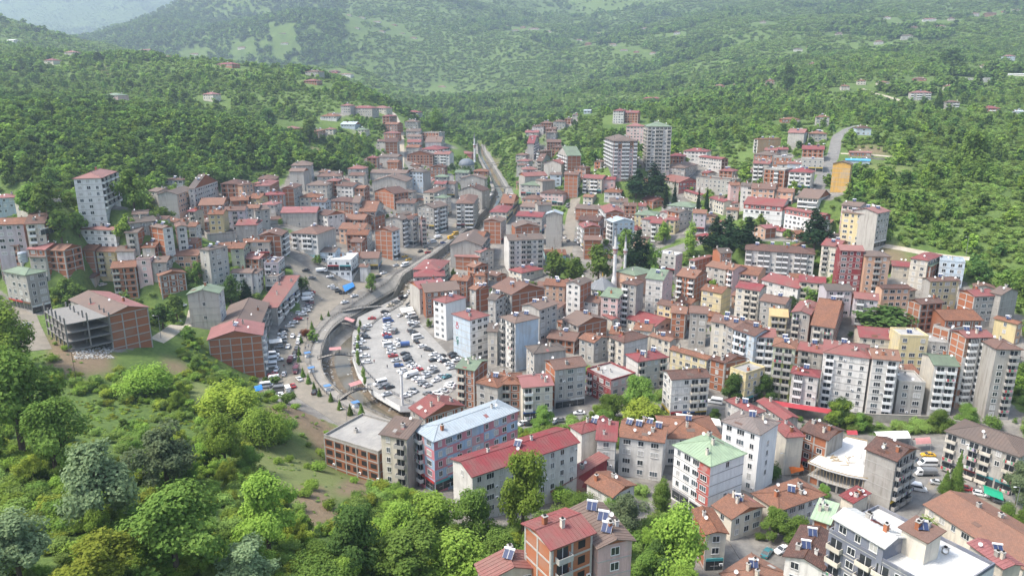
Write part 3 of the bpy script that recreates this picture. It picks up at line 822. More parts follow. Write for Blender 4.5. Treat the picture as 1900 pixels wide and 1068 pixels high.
TILES['far bank'] = (880, 180, 3.956, '''
1015,97 1100,102 1122,87 5 hr ww ww
1100,112 1205,117 - 4 gr Bw
1230,17 1370,12 - 2 hr Bw
660,167 712,162 - 2 hb Bw
715,142 770,132 - 2 hk gw
800,112 855,102 - 1 gs bw
420,227 510,217 - 3 hb ww
480,202 570,192 - 3 hb Bw
575,192 670,182 - 3 hb gw
370,267 470,262 - 2 gp gw
395,297 465,292 - 5 Gr Bx
525,267 605,262 - 3 hk dw
520,242 600,237 - 3 gb Bw
530,342 640,332 - 3 gb Bw
565,377 665,372 - 3 hb Bw
385,332 440,342 470,312 6 gr gx gl
300,422 380,427 - 4 hb gw
310,467 400,472 - 4 hr gw
305,502 390,502 - 4 hb gw
455,392 480,402 570,392 5 Gb gl Bx
455,452 500,472 560,442 5 gb gl gw
505,482 640,492 - 4 Gr gx
610,402 680,432 790,417 6 Gn gl Bx
355,542 470,532 - 4 hr gw
370,592 540,577 - 3 gr gx
550,572 640,572 - 3 gk bw
335,642 500,652 - 3 hn gw
500,632 600,612 - 3 hk gx
655,572 765,572 787,562 6 gb Bx gw
730,512 820,522 - 3 hb Bw
958,290 1022,324 1208,322 11 hk dl Fl S0
1250,202 1268,217 1455,215 12 hn dl wl S0
1112,218 1248,215 - 8 hp pw
790,592 940,602 - 4 gr cl
940,607 1040,607 - 3 gr pw
1040,572 1185,582 - 2 hk Bw
1265,462 1430,467 - 4 gy Yl
1415,432 1545,437 - 3 hr Bw
1530,392 1710,402 - 4 hr ww
1645,432 1815,457 1870,442 4 gr ww Bw
1400,512 1550,522 1645,492 4 hk gw gw
1790,532 1900,547 - 3 hr Bw
1630,592 1880,617 - 3 fk gw
1345,597 1500,630 1665,622 3 gr gw rw S0
1535,682 1660,722 1720,692 2 gr cw cw S0
1720,737 1830,772 1900,767 3 gr cw cx S0
1190,737 1310,767 - 2 gr Bw
950,692 1080,702 1102,672 3 ht ww Bw
990,772 1130,772 - 3 gk cw
735,817 915,827 - 3 gk Bx
760,902 920,912 - 4 gb Bx
920,802 960,852 1110,832 5 gr wl Bx
1095,802 1195,802 - 3 gb Bw
1200,802 1265,802 - 2 gr cw
522,864 650,864 - 7 Gs gx b10 S0
465,802 575,792 - 5 gk gx
345,747 490,752 - 3 hb ow
480,702 655,712 - 3 hb pw
330,802 470,812 - 3 gk gw
190,772 290,782 330,742 3 gt Bw yw
105,842 240,847 290,802 3 hr cw yw
300,872 500,882 - 4 gr gw
295,962 490,952 - 4 Gk Bx
60,922 200,917 240,892 5 Gk Bx gw
960,902 1015,922 1185,927 5 gs wl bw
1170,862 1340,872 - 3 hn yw
1225,892 1345,907 - 3 hr gw
1385,892 1480,907 - 3 hr yw
1410,792 1610,812 - 2 hn gw
1410,832 1505,852 1610,842 4 gk Bw gw
1600,852 1705,857 - 4 gt lw
1615,1012 1725,1032 - 1 hr rw
1285,922 1400,932 - 4 gr gl
760,932 800,962 935,972 5 gr wl Bx
800,1052 940,1052 - 4 gb Bx
''')
TILES['mosque quarter'] = (880, 380, 3.956, '''
250,267 517,252 - 6 gk wl
0,227 60,262 120,212 4 gt Bw gw
-20,332 45,352 - 4 gp gw
0,502 80,522 100,492 3 ht ow ow
0,612 40,622 120,602 4 gt Bx Bx
520,372 680,367 - 1 gt tw
245,477 345,502 515,472 2 hr cw cw S2
120,602 270,662 530,622 6 gb gl Bx S2
500,587 670,602 - 4 gt ow S2
665,582 780,592 870,557 6 Gk ww Bx
1020,492 1180,522 1340,492 4 hn ox ox S0
920,667 1060,687 - 5 sn pw
1070,577 1195,592 1255,562 7 hb gl gx
1250,537 1390,554 1470,492 7 gn Tw px
1345,382 1480,377 1535,372 4 fw ww px S1
1475,527 1620,542 1720,502 5 gt Bl Bx
780,702 915,722 - 3 gb ww
1575,402 1620,412 1765,372 3 hr ww Bx
1695,442 1850,477 - 4 gt gw
1860,472 1900,482 - 5 gt pl
1805,362 1900,352 - 4 gk Bw
1655,632 1820,652 1900,622 4 gt yw yx
1335,717 1500,757 1560,722 4 gb yw yx
1440,792 1560,802 - 4 gt Bw
1575,792 1720,802 - 5 gb gw
1730,852 1900,882 - 5 gb cw S3
340,732 480,772 620,722 6 Gk gx gw S2
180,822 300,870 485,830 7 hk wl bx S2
90,932 175,932 - 5 gk cw
635,837 760,892 990,842 3 gk gw Bx S1
''')  # white and pale blue block: the blue paints skylit shade onto white
TILES['bazaar'] = (880, 560, 3.956, '''
370,322 435,382 685,352 4 hk gw gx S0
505,432 590,502 835,472 5 Gb Bx gw S0
0,592 175,632 - 4 ht gw
175,607 350,607 - 4 ht Bl
350,632 590,612 - 4 gp cl S0
822,507 1005,582 1190,542 3 fc ml pw
970,267 1100,302 1290,267 4 hb cl wx
760,267 880,302 990,262 3 gt gw gw
525,262 740,292 - 2 gb Bw
1110,372 1200,442 1430,392 4 hr wx cl S2
1285,237 1440,292 1490,257 3 gt cw gx
1430,342 1710,427 1760,392 3 gt yw gw
1715,432 1845,452 1900,432 4 gb Bw bl
1360,517 1445,572 1745,572 5 Gb ww wl S0
930,92 1010,132 1065,132 2 gr cw cw
1110,117 1330,182 - 2 gr cw
1165,202 1300,217 - 3 gt cw
1000,235 1060,240 - 2 gt cw
''')
TILES['car park edge'] = (440, 560, 3.956, '''
1598,472 1745,507 1850,425 5 gn Bl Bx S0
''')
TILES['right slope'] = (1340, 420, 3.391, '''
140,147 590,177 - 5 hb wl S4
620,112 740,132 800,102 5 gr cl ow
740,152 900,157 - 7 gp mw
900,187 1070,192 - 6 hk ol
1065,247 1195,257 - 2 gr cw
1175,202 1300,217 1390,182 5 hr cw cw
1200,242 1320,252 1375,222 4 hn Bl Bx
1375,217 1530,232 - 4 fs bw
1245,332 1310,347 1500,347 5 Gb gx yw
960,362 1005,392 1195,387 4 Gb ox ow
825,452 990,467 - 4 gr ll
655,402 830,407 - 4 gk ll
480,347 655,362 - 3 gr cl
240,332 480,392 - 3 gr ww
30,272 230,312 285,267 4 gt pl ox
80,382 240,407 290,372 5 gr cl cw
-20,252 60,262 - 4 gt Bl
235,462 400,492 450,452 4 gb gw gw
300,562 420,572 - 4 gy yl
430,527 560,557 610,482 5 Gr gl gx
560,562 710,642 775,492 5 gt gl Bx
1160,462 1250,492 1405,482 5 Gb Bx Bw
1480,402 1590,442 1735,432 5 Gr Bx gw
1690,392 1760,432 1875,402 5 gk gx gx
1400,592 1650,592 - 3 gt Bw
1705,567 1860,617 1900,602 3 gt yx ow
1330,622 1430,657 - 3 fb Bx
1430,652 1535,702 1720,697 11 Gr Bx Ql S2 f2.45
1722,772 1900,777 - 10 hb gl S0 f2.5
1250,792 1330,872 1505,872 7 Gn cx wl S0 f2.7
1055,642 1120,692 1300,702 5 fc yx yw
65,642 205,692 - 6 gb bl
205,692 345,702 - 6 gr bl
-10,602 70,642 - 5 gb gw S2
315,752 470,772 - 7 ht Hl
470,772 640,802 - 5 gr gl
630,792 940,832 - 8 hr wl S1 f2.7
940,832 1130,847 - 8 gt wl f2.7
430,922 615,952 - 5 hr wl b8
1110,982 1280,992 - 4 fc gw
50,892 150,932 270,892 4 fc yw yw
0,832 20,862 165,822 4 gb Bw Bx
860,697 1110,717 - 3 gr cw
1300,732 1425,742 - 2 fc gw
''')
TILES['hill road'] = (1340, 180, 3.391, '''
1410,32 1500,32 - 3 hb gl
1630,62 1755,72 - 2 hr Bl
1845,87 1900,92 - 1 gs bw
375,152 495,142 - 1 ht Bw
590,127 680,127 - 3 ht gw
550,232 665,232 - 2 ht gw
410,227 520,227 545,222 4 gp gx gx
195,262 225,267 375,267 4 ht wl ox
840,202 945,197 - 2 hb bw
775,397 935,402 - 1 gu bx b7 S0
800,347 945,352 - 1 gp Bw b7 S0
693,414 815,424 830,416 6 Gk Yx Yx b9 S0
500,327 645,332 - 3 gr Bw
500,392 640,397 - 3 fc gw
265,332 350,337 - 3 gr Bw
345,332 420,332 - 2 gr gw
195,352 320,367 - 3 hk Bw
320,377 440,382 - 2 fc Bw
190,412 300,422 - 4 gr gl
265,447 395,462 - 4 fc Bl
405,417 500,422 - 4 hr bw
415,467 570,477 - 4 hr wl
130,657 385,692 430,662 5 gr Rw Rx S0
390,697 640,747 690,727 5 gr Rw Rw S0
470,617 610,642 685,612 4 gk cl wx
745,672 870,692 - 5 gk pl S1
750,715 985,747 1000,735 7 hk yw gx S2
985,737 1065,717 - 6 gp gw
0,642 60,672 125,660 2 gr cw pw
50,562 115,557 - 5 gt pw
115,557 200,562 - 5 gk ww
180,572 335,582 - 4 gb ow
335,592 450,602 - 3 gt ow
''')
TILES['market'] = (1340, 640, 3.391, '''
5,352 200,437 285,430 2 hr ww ww S1
215,342 390,472 490,442 2 gr gw gw S0
295,472 400,582 525,562 4 hr cx cx S0
480,547 670,602 785,542 4 gb Bw gx S0
''')
TILES['front row'] = (580, 730, 3.16, '''
68,250 385,352 - 3 fc Bw Bx b17 S0 open
387,230 555,270 645,180 5 sk cl gx S0
565,235 708,285 1222,115 5 hs Pl Pw S0
550,97 655,147 905,92 3 gr gw Bw S0
800,387 932,492 1572,292 4 Gr wx ww S1
1492,197 1577,237 1790,182 4 hr wx wx S1
1657,272 1787,282 - 4 sr ww b10 S0
1355,547 1400,577 1740,442 1 sr mx mx S0
1600,507 1760,612 1900,522 2 gt wx ww S0
1215,768 1395,922 1668,822 6 Gr Bx Bl S0
880,1024 1000,1112 1377,1072 3 gr gx cw S1
1512,662 1667,914 1882,802 6 gk px pw S3
''')
TILES['tile roofs'] = (880, 560, 3.956, '''
1055,987 1400,1037 - 4 gt ww b13 S4
1400,1002 1830,1002 - 3 ht ww S1
''')
TILES['red balconies'] = (1220, 790, 6.675, '''
165,237 660,507 1112,347 5 hN Ew Wx S0
''')
TILES['lower right'] = (1180, 730, 2.639, '''
405,162 612,204 722,156 6 hd Ww Wx S1
365,547 470,617 637,557 2 gt cw cw S1
560,482 700,577 937,492 2 ht cx ww S1
275,562 340,692 460,667 3 gt Bx cw S0
1120,258 1280,334 1388,267 5 gb kx kl S0
995,490 1065,537 1152,500 1 sr cx cx S0
1508,182 1885,312 - 4 hk gl b14 S0
880,602 955,642 995,560 3 sN Bx Bx S0
1400,540 1900,862 - 1 gt cw b17 S0
732,752 925,870 990,700 3 Gb ww wx S2
390,895 600,1000 770,900 1 ht cx cw S1
1640,700 1800,860 1900,800 3 gp cx cx S1
''')
TILES['hill villas'] = (0, 0, 1.0, '''
190,177 218,177 - 3 hn pw
222,190 240,192 - 2 hb Bw
262,190 282,190 - 2 hk gw
375,176 395,175 - 3 hp cw
8,76 25,75 - 2 gw ww
118,97 135,97 - 2 hp cw
160,103 175,102 - 2 ht ww
258,93 280,93 - 3 hr cw
400,121 430,119 - 2 hr Bw
565,135 590,133 - 3 hb gw
562,149 588,150 - 2 hr Bw
610,133 626,132 - 2 hr rw
628,140 650,138 - 3 hr ww
812,161 826,161 - 1 hp cw
515,62 530,62 - 1 hp gw
980,53 1000,53 - 2 hr cw
1150,93 1165,93 - 1 hr ww
1100,63 1115,62 - 2 hr cw
1118,61 1135,62 - 2 hr ww
1155,51 1166,50 - 2 hr cw
1175,96 1186,96 - 1 hr rw
1472,92 1490,91 - 2 hk ww
1496,87 1515,86 - 2 ht ow
1622,78 1640,77 - 2 hr ww
1672,67 1695,66 - 3 hk gw
1712,36 1738,35 - 2 hp ww
1735,49 1755,48 - 2 hr cw
1768,29 1782,28 - 2 hr Bw
1785,29 1800,28 - 2 hr Bw
1802,26 1818,25 - 3 hr gw
1826,25 1850,24 - 2 hb Bw
1878,19 1893,18 - 2 hr gw
1590,151 1608,150 - 2 ht cw
1628,153 1652,153 - 2 ht cw
1695,147 1720,146 - 1 hb rw
1690,173 1730,172 - 3 hp gl
1784,131 1812,130 - 1 hr Bw
1820,122 1860,121 - 2 ht cw
1862,105 1885,104 - 3 hp bw
1792,146 1838,145 - 2 fs gw
1325,160 1345,159 - 1 ht Bw
1358,157 1370,158 - 2 hr Bw
660,33 675,32 - 2 hr cw
690,40 705,40 - 2 hr ww
1850,143 1905,138 - 1 gw wx b8 S0
640,28 650,28 - 2 hr cw
655,52 665,52 - 2 hr ww
700,58 712,58 - 2 ht cw
725,46 735,46 - 2 hr Bw
740,62 750,62 - 1 ht ww
760,70 772,70 - 2 hr cw
935,48 947,48 - 2 ht ww
950,56 962,56 - 2 hr cw
965,50 975,50 - 2 ht Bw
1010,58 1022,58 - 2 hr cw
1085,80 1097,80 - 2 hr Bw
1130,82 1144,82 - 2 ht cw
1068,74 1080,74 - 2 hr ww
1190,52 1202,52 - 2 ht cw
1205,98 1217,98 - 1 hr cw
1250,60 1262,60 - 2 hr ww
1410,40 1422,40 - 2 ht cw
1550,62 1564,62 - 2 hr cw
1660,44 1674,44 - 2 hr cw
1690,50 1704,50 - 2 ht Bw
1760,34 1772,34 - 2 hr cw
1860,20 1872,20 - 2 hr Bw
1640,32 1654,32 - 2 hr ww
1752,160 1772,160 - 2 hr cw
1560,160 1578,160 - 2 ht cw
1500,118 1516,118 - 2 hr ww
440,88 454,88 - 2 hr cw
520,80 534,80 - 2 ht ww
350,100 366,100 - 2 hr cw
300,105 316,105 - 2 ht Bw
80,112 98,112 - 2 hr cw
1420,150 1438,150 - 2 ht Bw
1300,175 1318,175 - 2 hr cw
''')
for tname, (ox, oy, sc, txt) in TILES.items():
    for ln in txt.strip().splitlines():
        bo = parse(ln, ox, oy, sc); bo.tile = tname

# ---- small houses filling the yards between the blocks
CORE = [(0,440),(210,405),(450,335),(560,330),(700,290),(790,300),(860,330),(900,345),(960,300),(1080,320),(1300,320),(1450,310),(1535,420),(1680,470),(1860,550),(1880,760),(1500,772),(1250,755),(1060,750),(880,735),(862,690),(800,560),(770,490),(690,480),(560,480),(510,560),(470,600),(330,590),(240,560),(0,545)]
_corew = [hit(x, y)[0] for x, y in CORE]
_rl = [np.array([hit(a, b)[0][:2] for a, b in px]) for px in ([(838,436),(842,400),(840,360),(834,322)], [(742,330),(745,290),(745,255)], [(1500,372),(1522,340),(1540,308)], [(1050,470),(1056,430),(1060,400),(1068,368)], [(1180,505),(1230,470),(1280,455),(1320,430)], [(925,480),(935,440),(945,405),(950,380)], [(608,560),(650,532),(700,507),(752,478),(800,456),(838,436),(868,408),(888,375)], [(590,530),(572,505),(545,492),(520,478)], [(895,268),(925,320),(945,350),(955,380)])]
_keep = [hit(x, y)[0][:2] for x, y in ((1030,525),(1062,528),(1110,522),(1180,512),(1206,512),(1160,472),(1280,472),(1230,450),(1350,472),(1385,472),(1325,468),(1510,460),(1180,366),(1212,370),(1640,612),(1505,570),(365,526),(430,560),(1117,550),(1139,540),(1158,525),(866,318),(881,314),(1360,742),(1412,740),(1180,765),(1132,780),(1195,795),(625,540),(552,530))]
xs = [w[0] for w in _corew]; ys = [w[1] for w in _corew]; _rg2 = random.Random(5); ninf = 0
for _ in range(9000):
    x, y = _rg2.uniform(min(xs), max(xs)), math.sqrt(_rg2.uniform(min(ys) ** 2, 760 ** 2))
    if ninf >= 150: break
    if not inpoly(np.array(x), np.array(y), _corew): continue
    if min(math.hypot(x - k[0], y - k[1]) for k in _keep) < 9: continue
    c = np.array([x, y]); near = sorted(BLD, key=lambda q: math.hypot(q.c[0] - x, q.c[1] - y))[:6]
    if math.hypot(near[3].c[0] - x, near[3].c[1] - y) > 38: continue
    if any(float(dist_line(np.array(x), np.array(y), P)[0]) < 9 for P in _rl) or float(dist_line(np.array(x), np.array(y), RV)[0]) < 19 or inpoly(np.array(x), np.array(y), PARK): continue
    w, dd = _rg2.uniform(7, 11), _rg2.uniform(7, 11); q0 = near[0]; bad = False
    for s in np.linspace(-.5, .5, 5):
        for t in np.linspace(-.5, .5, 5):
            pt = c + q0.e1 * s * w + q0.e2 * t * dd
            for q in near:
                dv = pt - q.c
                if abs(dv @ q.e1) < q.a / 2 + .3 and abs(dv @ q.e2) < q.b / 2 + .3: bad = True
    if bad: continue
    nf = max(1, min(3, int(np.mean([q.nf for q in near[:4]]) * .5)))
    bx = c - q0.e1 * w / 2 - q0.e2 * dd / 2; zt = float(hg(*bx)) + nf * FH + .3
    P3 = [np.append(bx + q0.e1 * w, zt), np.append(bx, zt), np.append(bx + q0.e2 * dd, zt)]; PX = [tuple(float(v) for v in project(*p)[:2]) for p in P3]
    bo = make_building(PX[0], PX[1], PX[2], nf, _rg2.choice('ghgGs'), _rg2.choice('tbrtbkptb'), _rg2.choice(('gw', 'Bw', 'cw', 'wx', 'gx', 'ow')), _rg2.choice(('gw', 'Bx', 'cw', 'gx')), ['d%.3f' % float(project(*P3[1])[2]), 'S0' if _rg2.random() < .8 else 'S1']); bo.tile = 'back yards'; ninf += 1
print('infill', ninf)
# ---------------------------------------------------------------- ground sheet
town = np.zeros(ZZ.shape); foot = np.zeros(ZZ.shape)
def mark(arr, b, near, fall):
    e1, e2 = b.e1, b.e2; c = b.c; rr = max(b.a, b.b) + fall
    m = (np.abs(GX - c[0]) < rr) & (np.abs(GY - c[1]) < rr)
    dx, dy = GX[m] - c[0], GY[m] - c[1]
    s = np.abs(dx * e1[0] + dy * e1[1]) - b.a / 2; t = np.abs(dx * e2[0] + dy * e2[1]) - b.b / 2
    d = np.hypot(np.maximum(s, 0), np.maximum(t, 0))
    arr[m] = np.maximum(arr[m], np.clip(1 - (d - near) / (fall - near), 0, 1))
_bc = np.array([b.c for b in BLD])
class _O: pass
for b in BLD:
    dens = (np.hypot(_bc[:, 0] - b.c[0], _bc[:, 1] - b.c[1]) < 45).sum()
    mark(town, b, 4.5 if dens > 5 else 1.5, 9 if dens > 5 else 4); mark(foot, b, *((1.2, 2.2) if dens > 3 else (5.0 + b.D / 140, 7.0 + b.D / 110)))
    if dens <= 3:
        o_ = _O(); o_.e1, o_.e2 = b.e1, b.e2; o_.a, o_.b = b.a, b.b; o_.c = b.c * (1 - 12 / np.hypot(*b.c)); mark(foot, o_, 3.0 + b.D / 140, 5.0 + b.D / 110)
PATCH = [  # bare soil, tilled plots and rubble: picture outline, kind
 ([(88,612),(130,640),(200,660),(212,690),(150,700),(92,690)], 'd'), ([(125,640),(205,640),(210,665),(140,668)], 'r'), ([(545,745),(600,775),(640,812),(600,850),(560,800),(500,790),(470,800),(480,770)], 'd'),
 ([(455,790),(520,800),(600,850),(690,900),(640,930),(540,940),(470,870)], 'f'), ([(545,905),(600,900),(620,950),(560,965)], 'd'), ([(690,880),(640,890),(620,915),(680,925)], 'd'), ([(550,965),(640,945),(650,960),(560,985)], 'd'),
 ([(300,665),(350,675),(345,695),(305,690)], 'd'), ([(345,700),(400,720),(380,760),(350,745)], 'f'), ([(1590,455),(1680,465),(1690,500),(1610,490)], 'd'), ([(1580,270),(1640,272),(1650,290),(1590,285)], 'd'),
 ([(550,270),(590,275),(640,300),(620,308),(560,290)], 'd'), ([(60,215),(105,220),(110,235),(60,230)], 'd'), ([(175,120),(230,130),(230,140),(180,138)], 'd'), ([(1600,300),(1690,310),(1700,330),(1600,330)], 'f'), ([(905,290),(925,300),(925,335),(915,335)], 'd')]
_slope = np.hypot(np.gradient(ZGR, axis=0) / (np.gradient(GX, axis=0) + 1e-9), np.gradient(ZGR, axis=1) / (np.gradient(GY, axis=1) + 1e-9)); town *= np.clip((.42 - _slope) / .12, 0, 1)
dirt = np.zeros(ZZ.shape); fieldm = np.zeros(ZZ.shape)
PATCHW = []
for poly, kd in PATCH:
    W = [hit(px, py)[0] for px, py in poly]; PATCHW.append((W, kd))
    m = inpoly(GX, GY, W); (fieldm if kd == 'f' else dirt)[m] = 1
def blur(a, n):
    for _ in range(n):
        a = a.copy(); a[1:-1] = (a[:-2] + 2 * a[1:-1] + a[2:]) / 4; a[:, 1:-1] = (a[:, :-2] + 2 * a[:, 1:-1] + a[:, 2:]) / 4
    return a
dirt[dr < _wr * .5 + 1.5] = 1
TOWNPX = [[(470,745),(480,690),(500,640),(520,600),(560,560),(540,520),(600,500),(760,440),(830,420),(880,380),(920,400),(940,470),(1000,560),(1000,700),(900,780),(760,800),(640,790)], [(1230,830),(1330,740),(1560,790),(1900,800),(1900,960),(1700,1068),(1400,1068),(1290,940)]]
for tp in TOWNPX:
    m = inpoly(GX, GY, [at_z(x, y, 2.0 if y > 560 else (12.0 if y > 450 else 17.0)) for x, y in tp]); town[m] = np.maximum(town[m], .95)
town = blur(town, 2)
dirt = blur(dirt, 3); fieldm = blur(fieldm, 3)
GM, nt, b_ = new_mat('ground'); b_.inputs['Roughness'].default_value = .97; b_.inputs['Specular IOR Level'].default_value = .1
def attr(nt, n): a = ND(nt, 'ShaderNodeAttribute'); a.attribute_name = n; return a.outputs['Fac']
n1 = noise(nt, posvec(nt, (.03, .03, .03)), 1, 5, .6); n2 = noise(nt, posvec(nt, (.5, .5, .5)), 1, 4, .7); n3 = noise(nt, posvec(nt, (.12, .12, .12)), 1, 4, .65)
c = mix(nt, ramp(nt, n1, [(.35, 0), (.65, 1)]), (.085, .132, .036), (.140, .198, .054))
c = mix(nt, ramp(nt, n2, [(.4, 0), (.75, .8)]), c, (.05, .085, .028))
soil = mix(nt, n2, (.13, .095, .062), (.25, .19, .125)); grs = mix(nt, n2, (.10, .14, .045), (.20, .21, .085))
c = mix(nt, attr(nt, 'meadow'), c, mix(nt, n3, (.085, .135, .038), (.14, .195, .056))); c = mix(nt, attr(nt, 'field'), c, grs); c = mix(nt, attr(nt, 'dirt'), c, soil)
pv = mix(nt, ramp(nt, n3, [(.4, 0), (.62, 1)]), (.15, .14, .128), (.25, .235, .21)); pv = mix(nt, ramp(nt, n2, [(.5, 0), (.8, .6)]), pv, (.13, .12, .105))
ad = ND(nt, 'ShaderNodeMath', operation='MULTIPLY_ADD'); nt.links.new(n2, ad.inputs[0]); ad.inputs[1].default_value = .9; ad.inputs[2].default_value = -.45
a2 = ND(nt, 'ShaderNodeMath', operation='ADD'); nt.links.new(attr(nt, 'town'), a2.inputs[0]); nt.links.new(ad.outputs[0], a2.inputs[1])
c = mix(nt, ramp(nt, a2.outputs[0], [(.42, 0), (.58, 1)]), c, pv)
nt.links.new(c, b_.inputs['Base Color']); bump(nt, b_, n2, .8, .5)
V = np.stack([GX.ravel(), GY.ravel(), ZZ.ravel()], -1); idx = np.arange(NT * NS).reshape(NT, NS)
fc = np.stack([idx[:-1, :-1], idx[1:, :-1], idx[1:, 1:], idx[:-1, 1:]], -1).reshape(-1, 4)
me = bpy.data.meshes.new('terrain')
me.vertices.add(len(V)); me.vertices.foreach_set('co', V.ravel()); me.loops.add(len(fc) * 4); me.loops.foreach_set('vertex_index', fc.ravel())
me.polygons.add(len(fc)); me.polygons.foreach_set('loop_start', np.arange(len(fc)) * 4); me.polygons.foreach_set('use_smooth', np.ones(len(fc), bool)); me.update(calc_edges=True)
meadow = np.clip((fbm(GX, GY, 230, 91) - .22) / .06, 0, 1) * (GY > 620)
for n_, a_ in (('meadow', meadow), ('town', town), ('dirt', dirt), ('field', fieldm)):
    at_ = me.attributes.new(n_, 'FLOAT', 'POINT'); at_.data.foreach_set('value', a_.ravel().astype(np.float32))
me.materials.append(GM); tag(obj('terrain', me), 'green valley floor and hillsides under the town', kind='structure')
# ---------------------------------------------------------------- paved strips
def surf(name, c1, c2, rough=.92, sc=.25, spec=.2):
    m, nt, b = new_mat(name); b.inputs['Roughness'].default_value = rough; b.inputs['Specular IOR Level'].default_value = spec
    x = noise(nt, posvec(nt, (sc,) * 3), 1, 5, .65); y = noise(nt, posvec(nt, (sc * 7,) * 3), 1, 3, .6)
    c = mix(nt, ramp(nt, x, [(.35, 0), (.65, 1)]), c1, c2); c = mix(nt, ramp(nt, y, [(.45, 0), (.8, .5)]), c, mul3(c1, .65)); nt.links.new(c, b.inputs['Base Color']); bump(nt, b, y, .2, .05); return m
ASPH = surf('dusty_road', (.195, .175, .145), (.265, .235, .19)); ASPH2 = surf('grey_road', (.16, .155, .145), (.225, .215, .20))
YARD = surf('pale_concrete_yard', (.245, .237, .222), (.325, .315, .295), sc=.12); PAVE = surf('paving', (.225, .21, .185), (.30, .28, .25)); DIRTR = surf('dirt_track', (.36, .31, .235), (.46, .41, .33))
BED = surf('river_bed', (.115, .09, .062), (.19, .15, .105), .8, .3); WATER = surf('shallow_water', (.10, .088, .062), (.14, .12, .085), .15, .05, .5); WALLC_ = surf('retaining_wall', (.20, .19, .17), (.31, .295, .265), .95, .3)
def strip(name, P, wl, wr, mat, lift, kind='structure', z=None, step=3.0, label=None, across=5):
    """ribbon draped along plan polyline P (n,2+), from wl left to wr right of it"""
    P = np.asarray(P, float); Q, _ = resample(np.c_[P[:, :2], np.zeros(len(P))], np.zeros(len(P)), step)
    T = np.gradient(Q[:, :2], axis=0); T /= np.hypot(T[:, 0], T[:, 1])[:, None]; N = np.stack([-T[:, 1], T[:, 0]], -1)
    b = MB(); offs = np.linspace(wl, -wr, across); rows = []
    for i in range(len(Q)):
        p = [Q[i, :2] + N[i] * o for o in offs]; rows.append([(q[0], q[1], float(hg(q[0], q[1])) + lift if z is None else z) for q in p])
    for i in range(len(Q) - 1):
        for j in range(across - 1): b.face([rows[i][j], rows[i][j + 1], rows[i + 1][j + 1], rows[i + 1][j]], mat)
        for j in (0, across - 1):
            e = [rows[i][j], rows[i + 1][j]]; b.face([e[0], e[1], (e[1][0], e[1][1], e[1][2] - .6), (e[0][0], e[0][1], e[0][2] - .6)], mat)
    return tag(b.build(name), label, kind=kind)
ROADS = []
def road(px, w, mat=None, name='road', lift=.10):
    P = np.array([hit(a, b)[0][:2] for a, b in px]); ROADS.append((P, w)); return strip(name, P, w / 2, w / 2, mat or ASPH, lift)
# river channel
T = np.gradient(RV[:, :2], axis=0); T /= np.hypot(T[:, 0], T[:, 1])[:, None]; RN = np.stack([-T[:, 1], T[:, 0]], -1)   # points to the car-park side or street side
zr = np.array([float(hg(x, y)) for x, y in RV[:, :2]])
bed = MB(); wat = MB(); 
for i in range(len(RV) - 1):
    for (mb, k0, k1, m, dz) in ((bed, -.53, .53, BED, -CHD + .35), (wat, -.22 + .12 * math.sin(i * .13), .18 + .12 * math.sin(i * .13 + 1), WATER, -CHD + .42)):
        q = [(*(RV[a, :2] + RN[a] * RW[a] * (k1 if s else k0) * (1 if mb is bed else 1)), zr[a] + dz) for a, s in ((i, 0), (i + 1, 0), (i + 1, 1), (i, 1))]
        mb.face(q[::-1], m)
tag(bed.build('river_bed'), kind='structure'); tag(wat.build('river_water'), kind='structure')
def wall_line(name, side, label):
    b = MB(); s = side; th = .5
    for i in range(len(RV) - 1):
        i2 = i + 1
        def pt(a, o, z): q = RV[a, :2] + RN[a] * s * (RW[a] / 2 + o); return (q[0], q[1], zr[a] + z)
        b.face([pt(i, 0, -CHD), pt(i2, 0, -CHD), pt(i2, 0, .5), pt(i, 0, .5)], WALLC_); b.face([pt(i, 0, .5), pt(i2, 0, .5), pt(i2, th, .5), pt(i, th, .5)], PAVE)
        b.face([pt(i, th, .5), pt(i2, th, .5), pt(i2, th, -.4), pt(i, th, -.4)], WALLC_)
    o = tag(b.build(name), label, 'wall')
    # buttresses on the water side: separate pieces
    for i in range(1, len(RV) - 2, 2):
        q = RV[i, :2] + RN[i] * s * (RW[i] / 2 - .28); t = T[i]
        m = MB(); m.box((q[0], q[1], zr[i] - CHD), (t[0] * .5, t[1] * .5, 0), (RN[i][0] * s * .3, RN[i][1] * s * .3, 0), (0, 0, CHD + .1), WALLC_); m.build('buttress', o)
wall_line('retaining_wall', 1, 'concrete river wall on the car park side of the channel'); wall_line('retaining_wall', -1, 'concrete river wall on the street side of the channel')
def offset_line(side, o, i0=0, i1=None): 
    i1 = i1 or len(RV); return np.array([RV[i, :2] + RN[i] * side * (RW[i] / 2 + o) for i in range(i0, i1)])
def railing(name, L, label, hh=1.05, zoff=.12, step=2.4):
    Q, _ = resample(np.c_[L, np.zeros(len(L))], np.zeros(len(L)), step); b = MB()
    z = [float(hg(*q[:2])) + zoff for q in Q]; root = empty(name, (Q[0, 0], Q[0, 1], z[0])); o = np.array([Q[0, 0], Q[0, 1], z[0]])
    rail = MB()
    for i in range(len(Q) - 1):
        a, c = np.array([Q[i, 0], Q[i, 1], z[i]]) - o, np.array([Q[i + 1, 0], Q[i + 1, 1], z[i + 1]]) - o
        for k in (.35, .7, 1.05): rail.tube(a + (0, 0, k), c + (0, 0, k), .045, .045, DARKM, 4, False)
        m = MB(); m.tube(a, a + np.array([0, 0, 1.15]), .06, .06, DARKM, 5); m.build('post', root)
    rail.build('rail', root); return tag(root, label, 'railing')
PROM = len(RV)
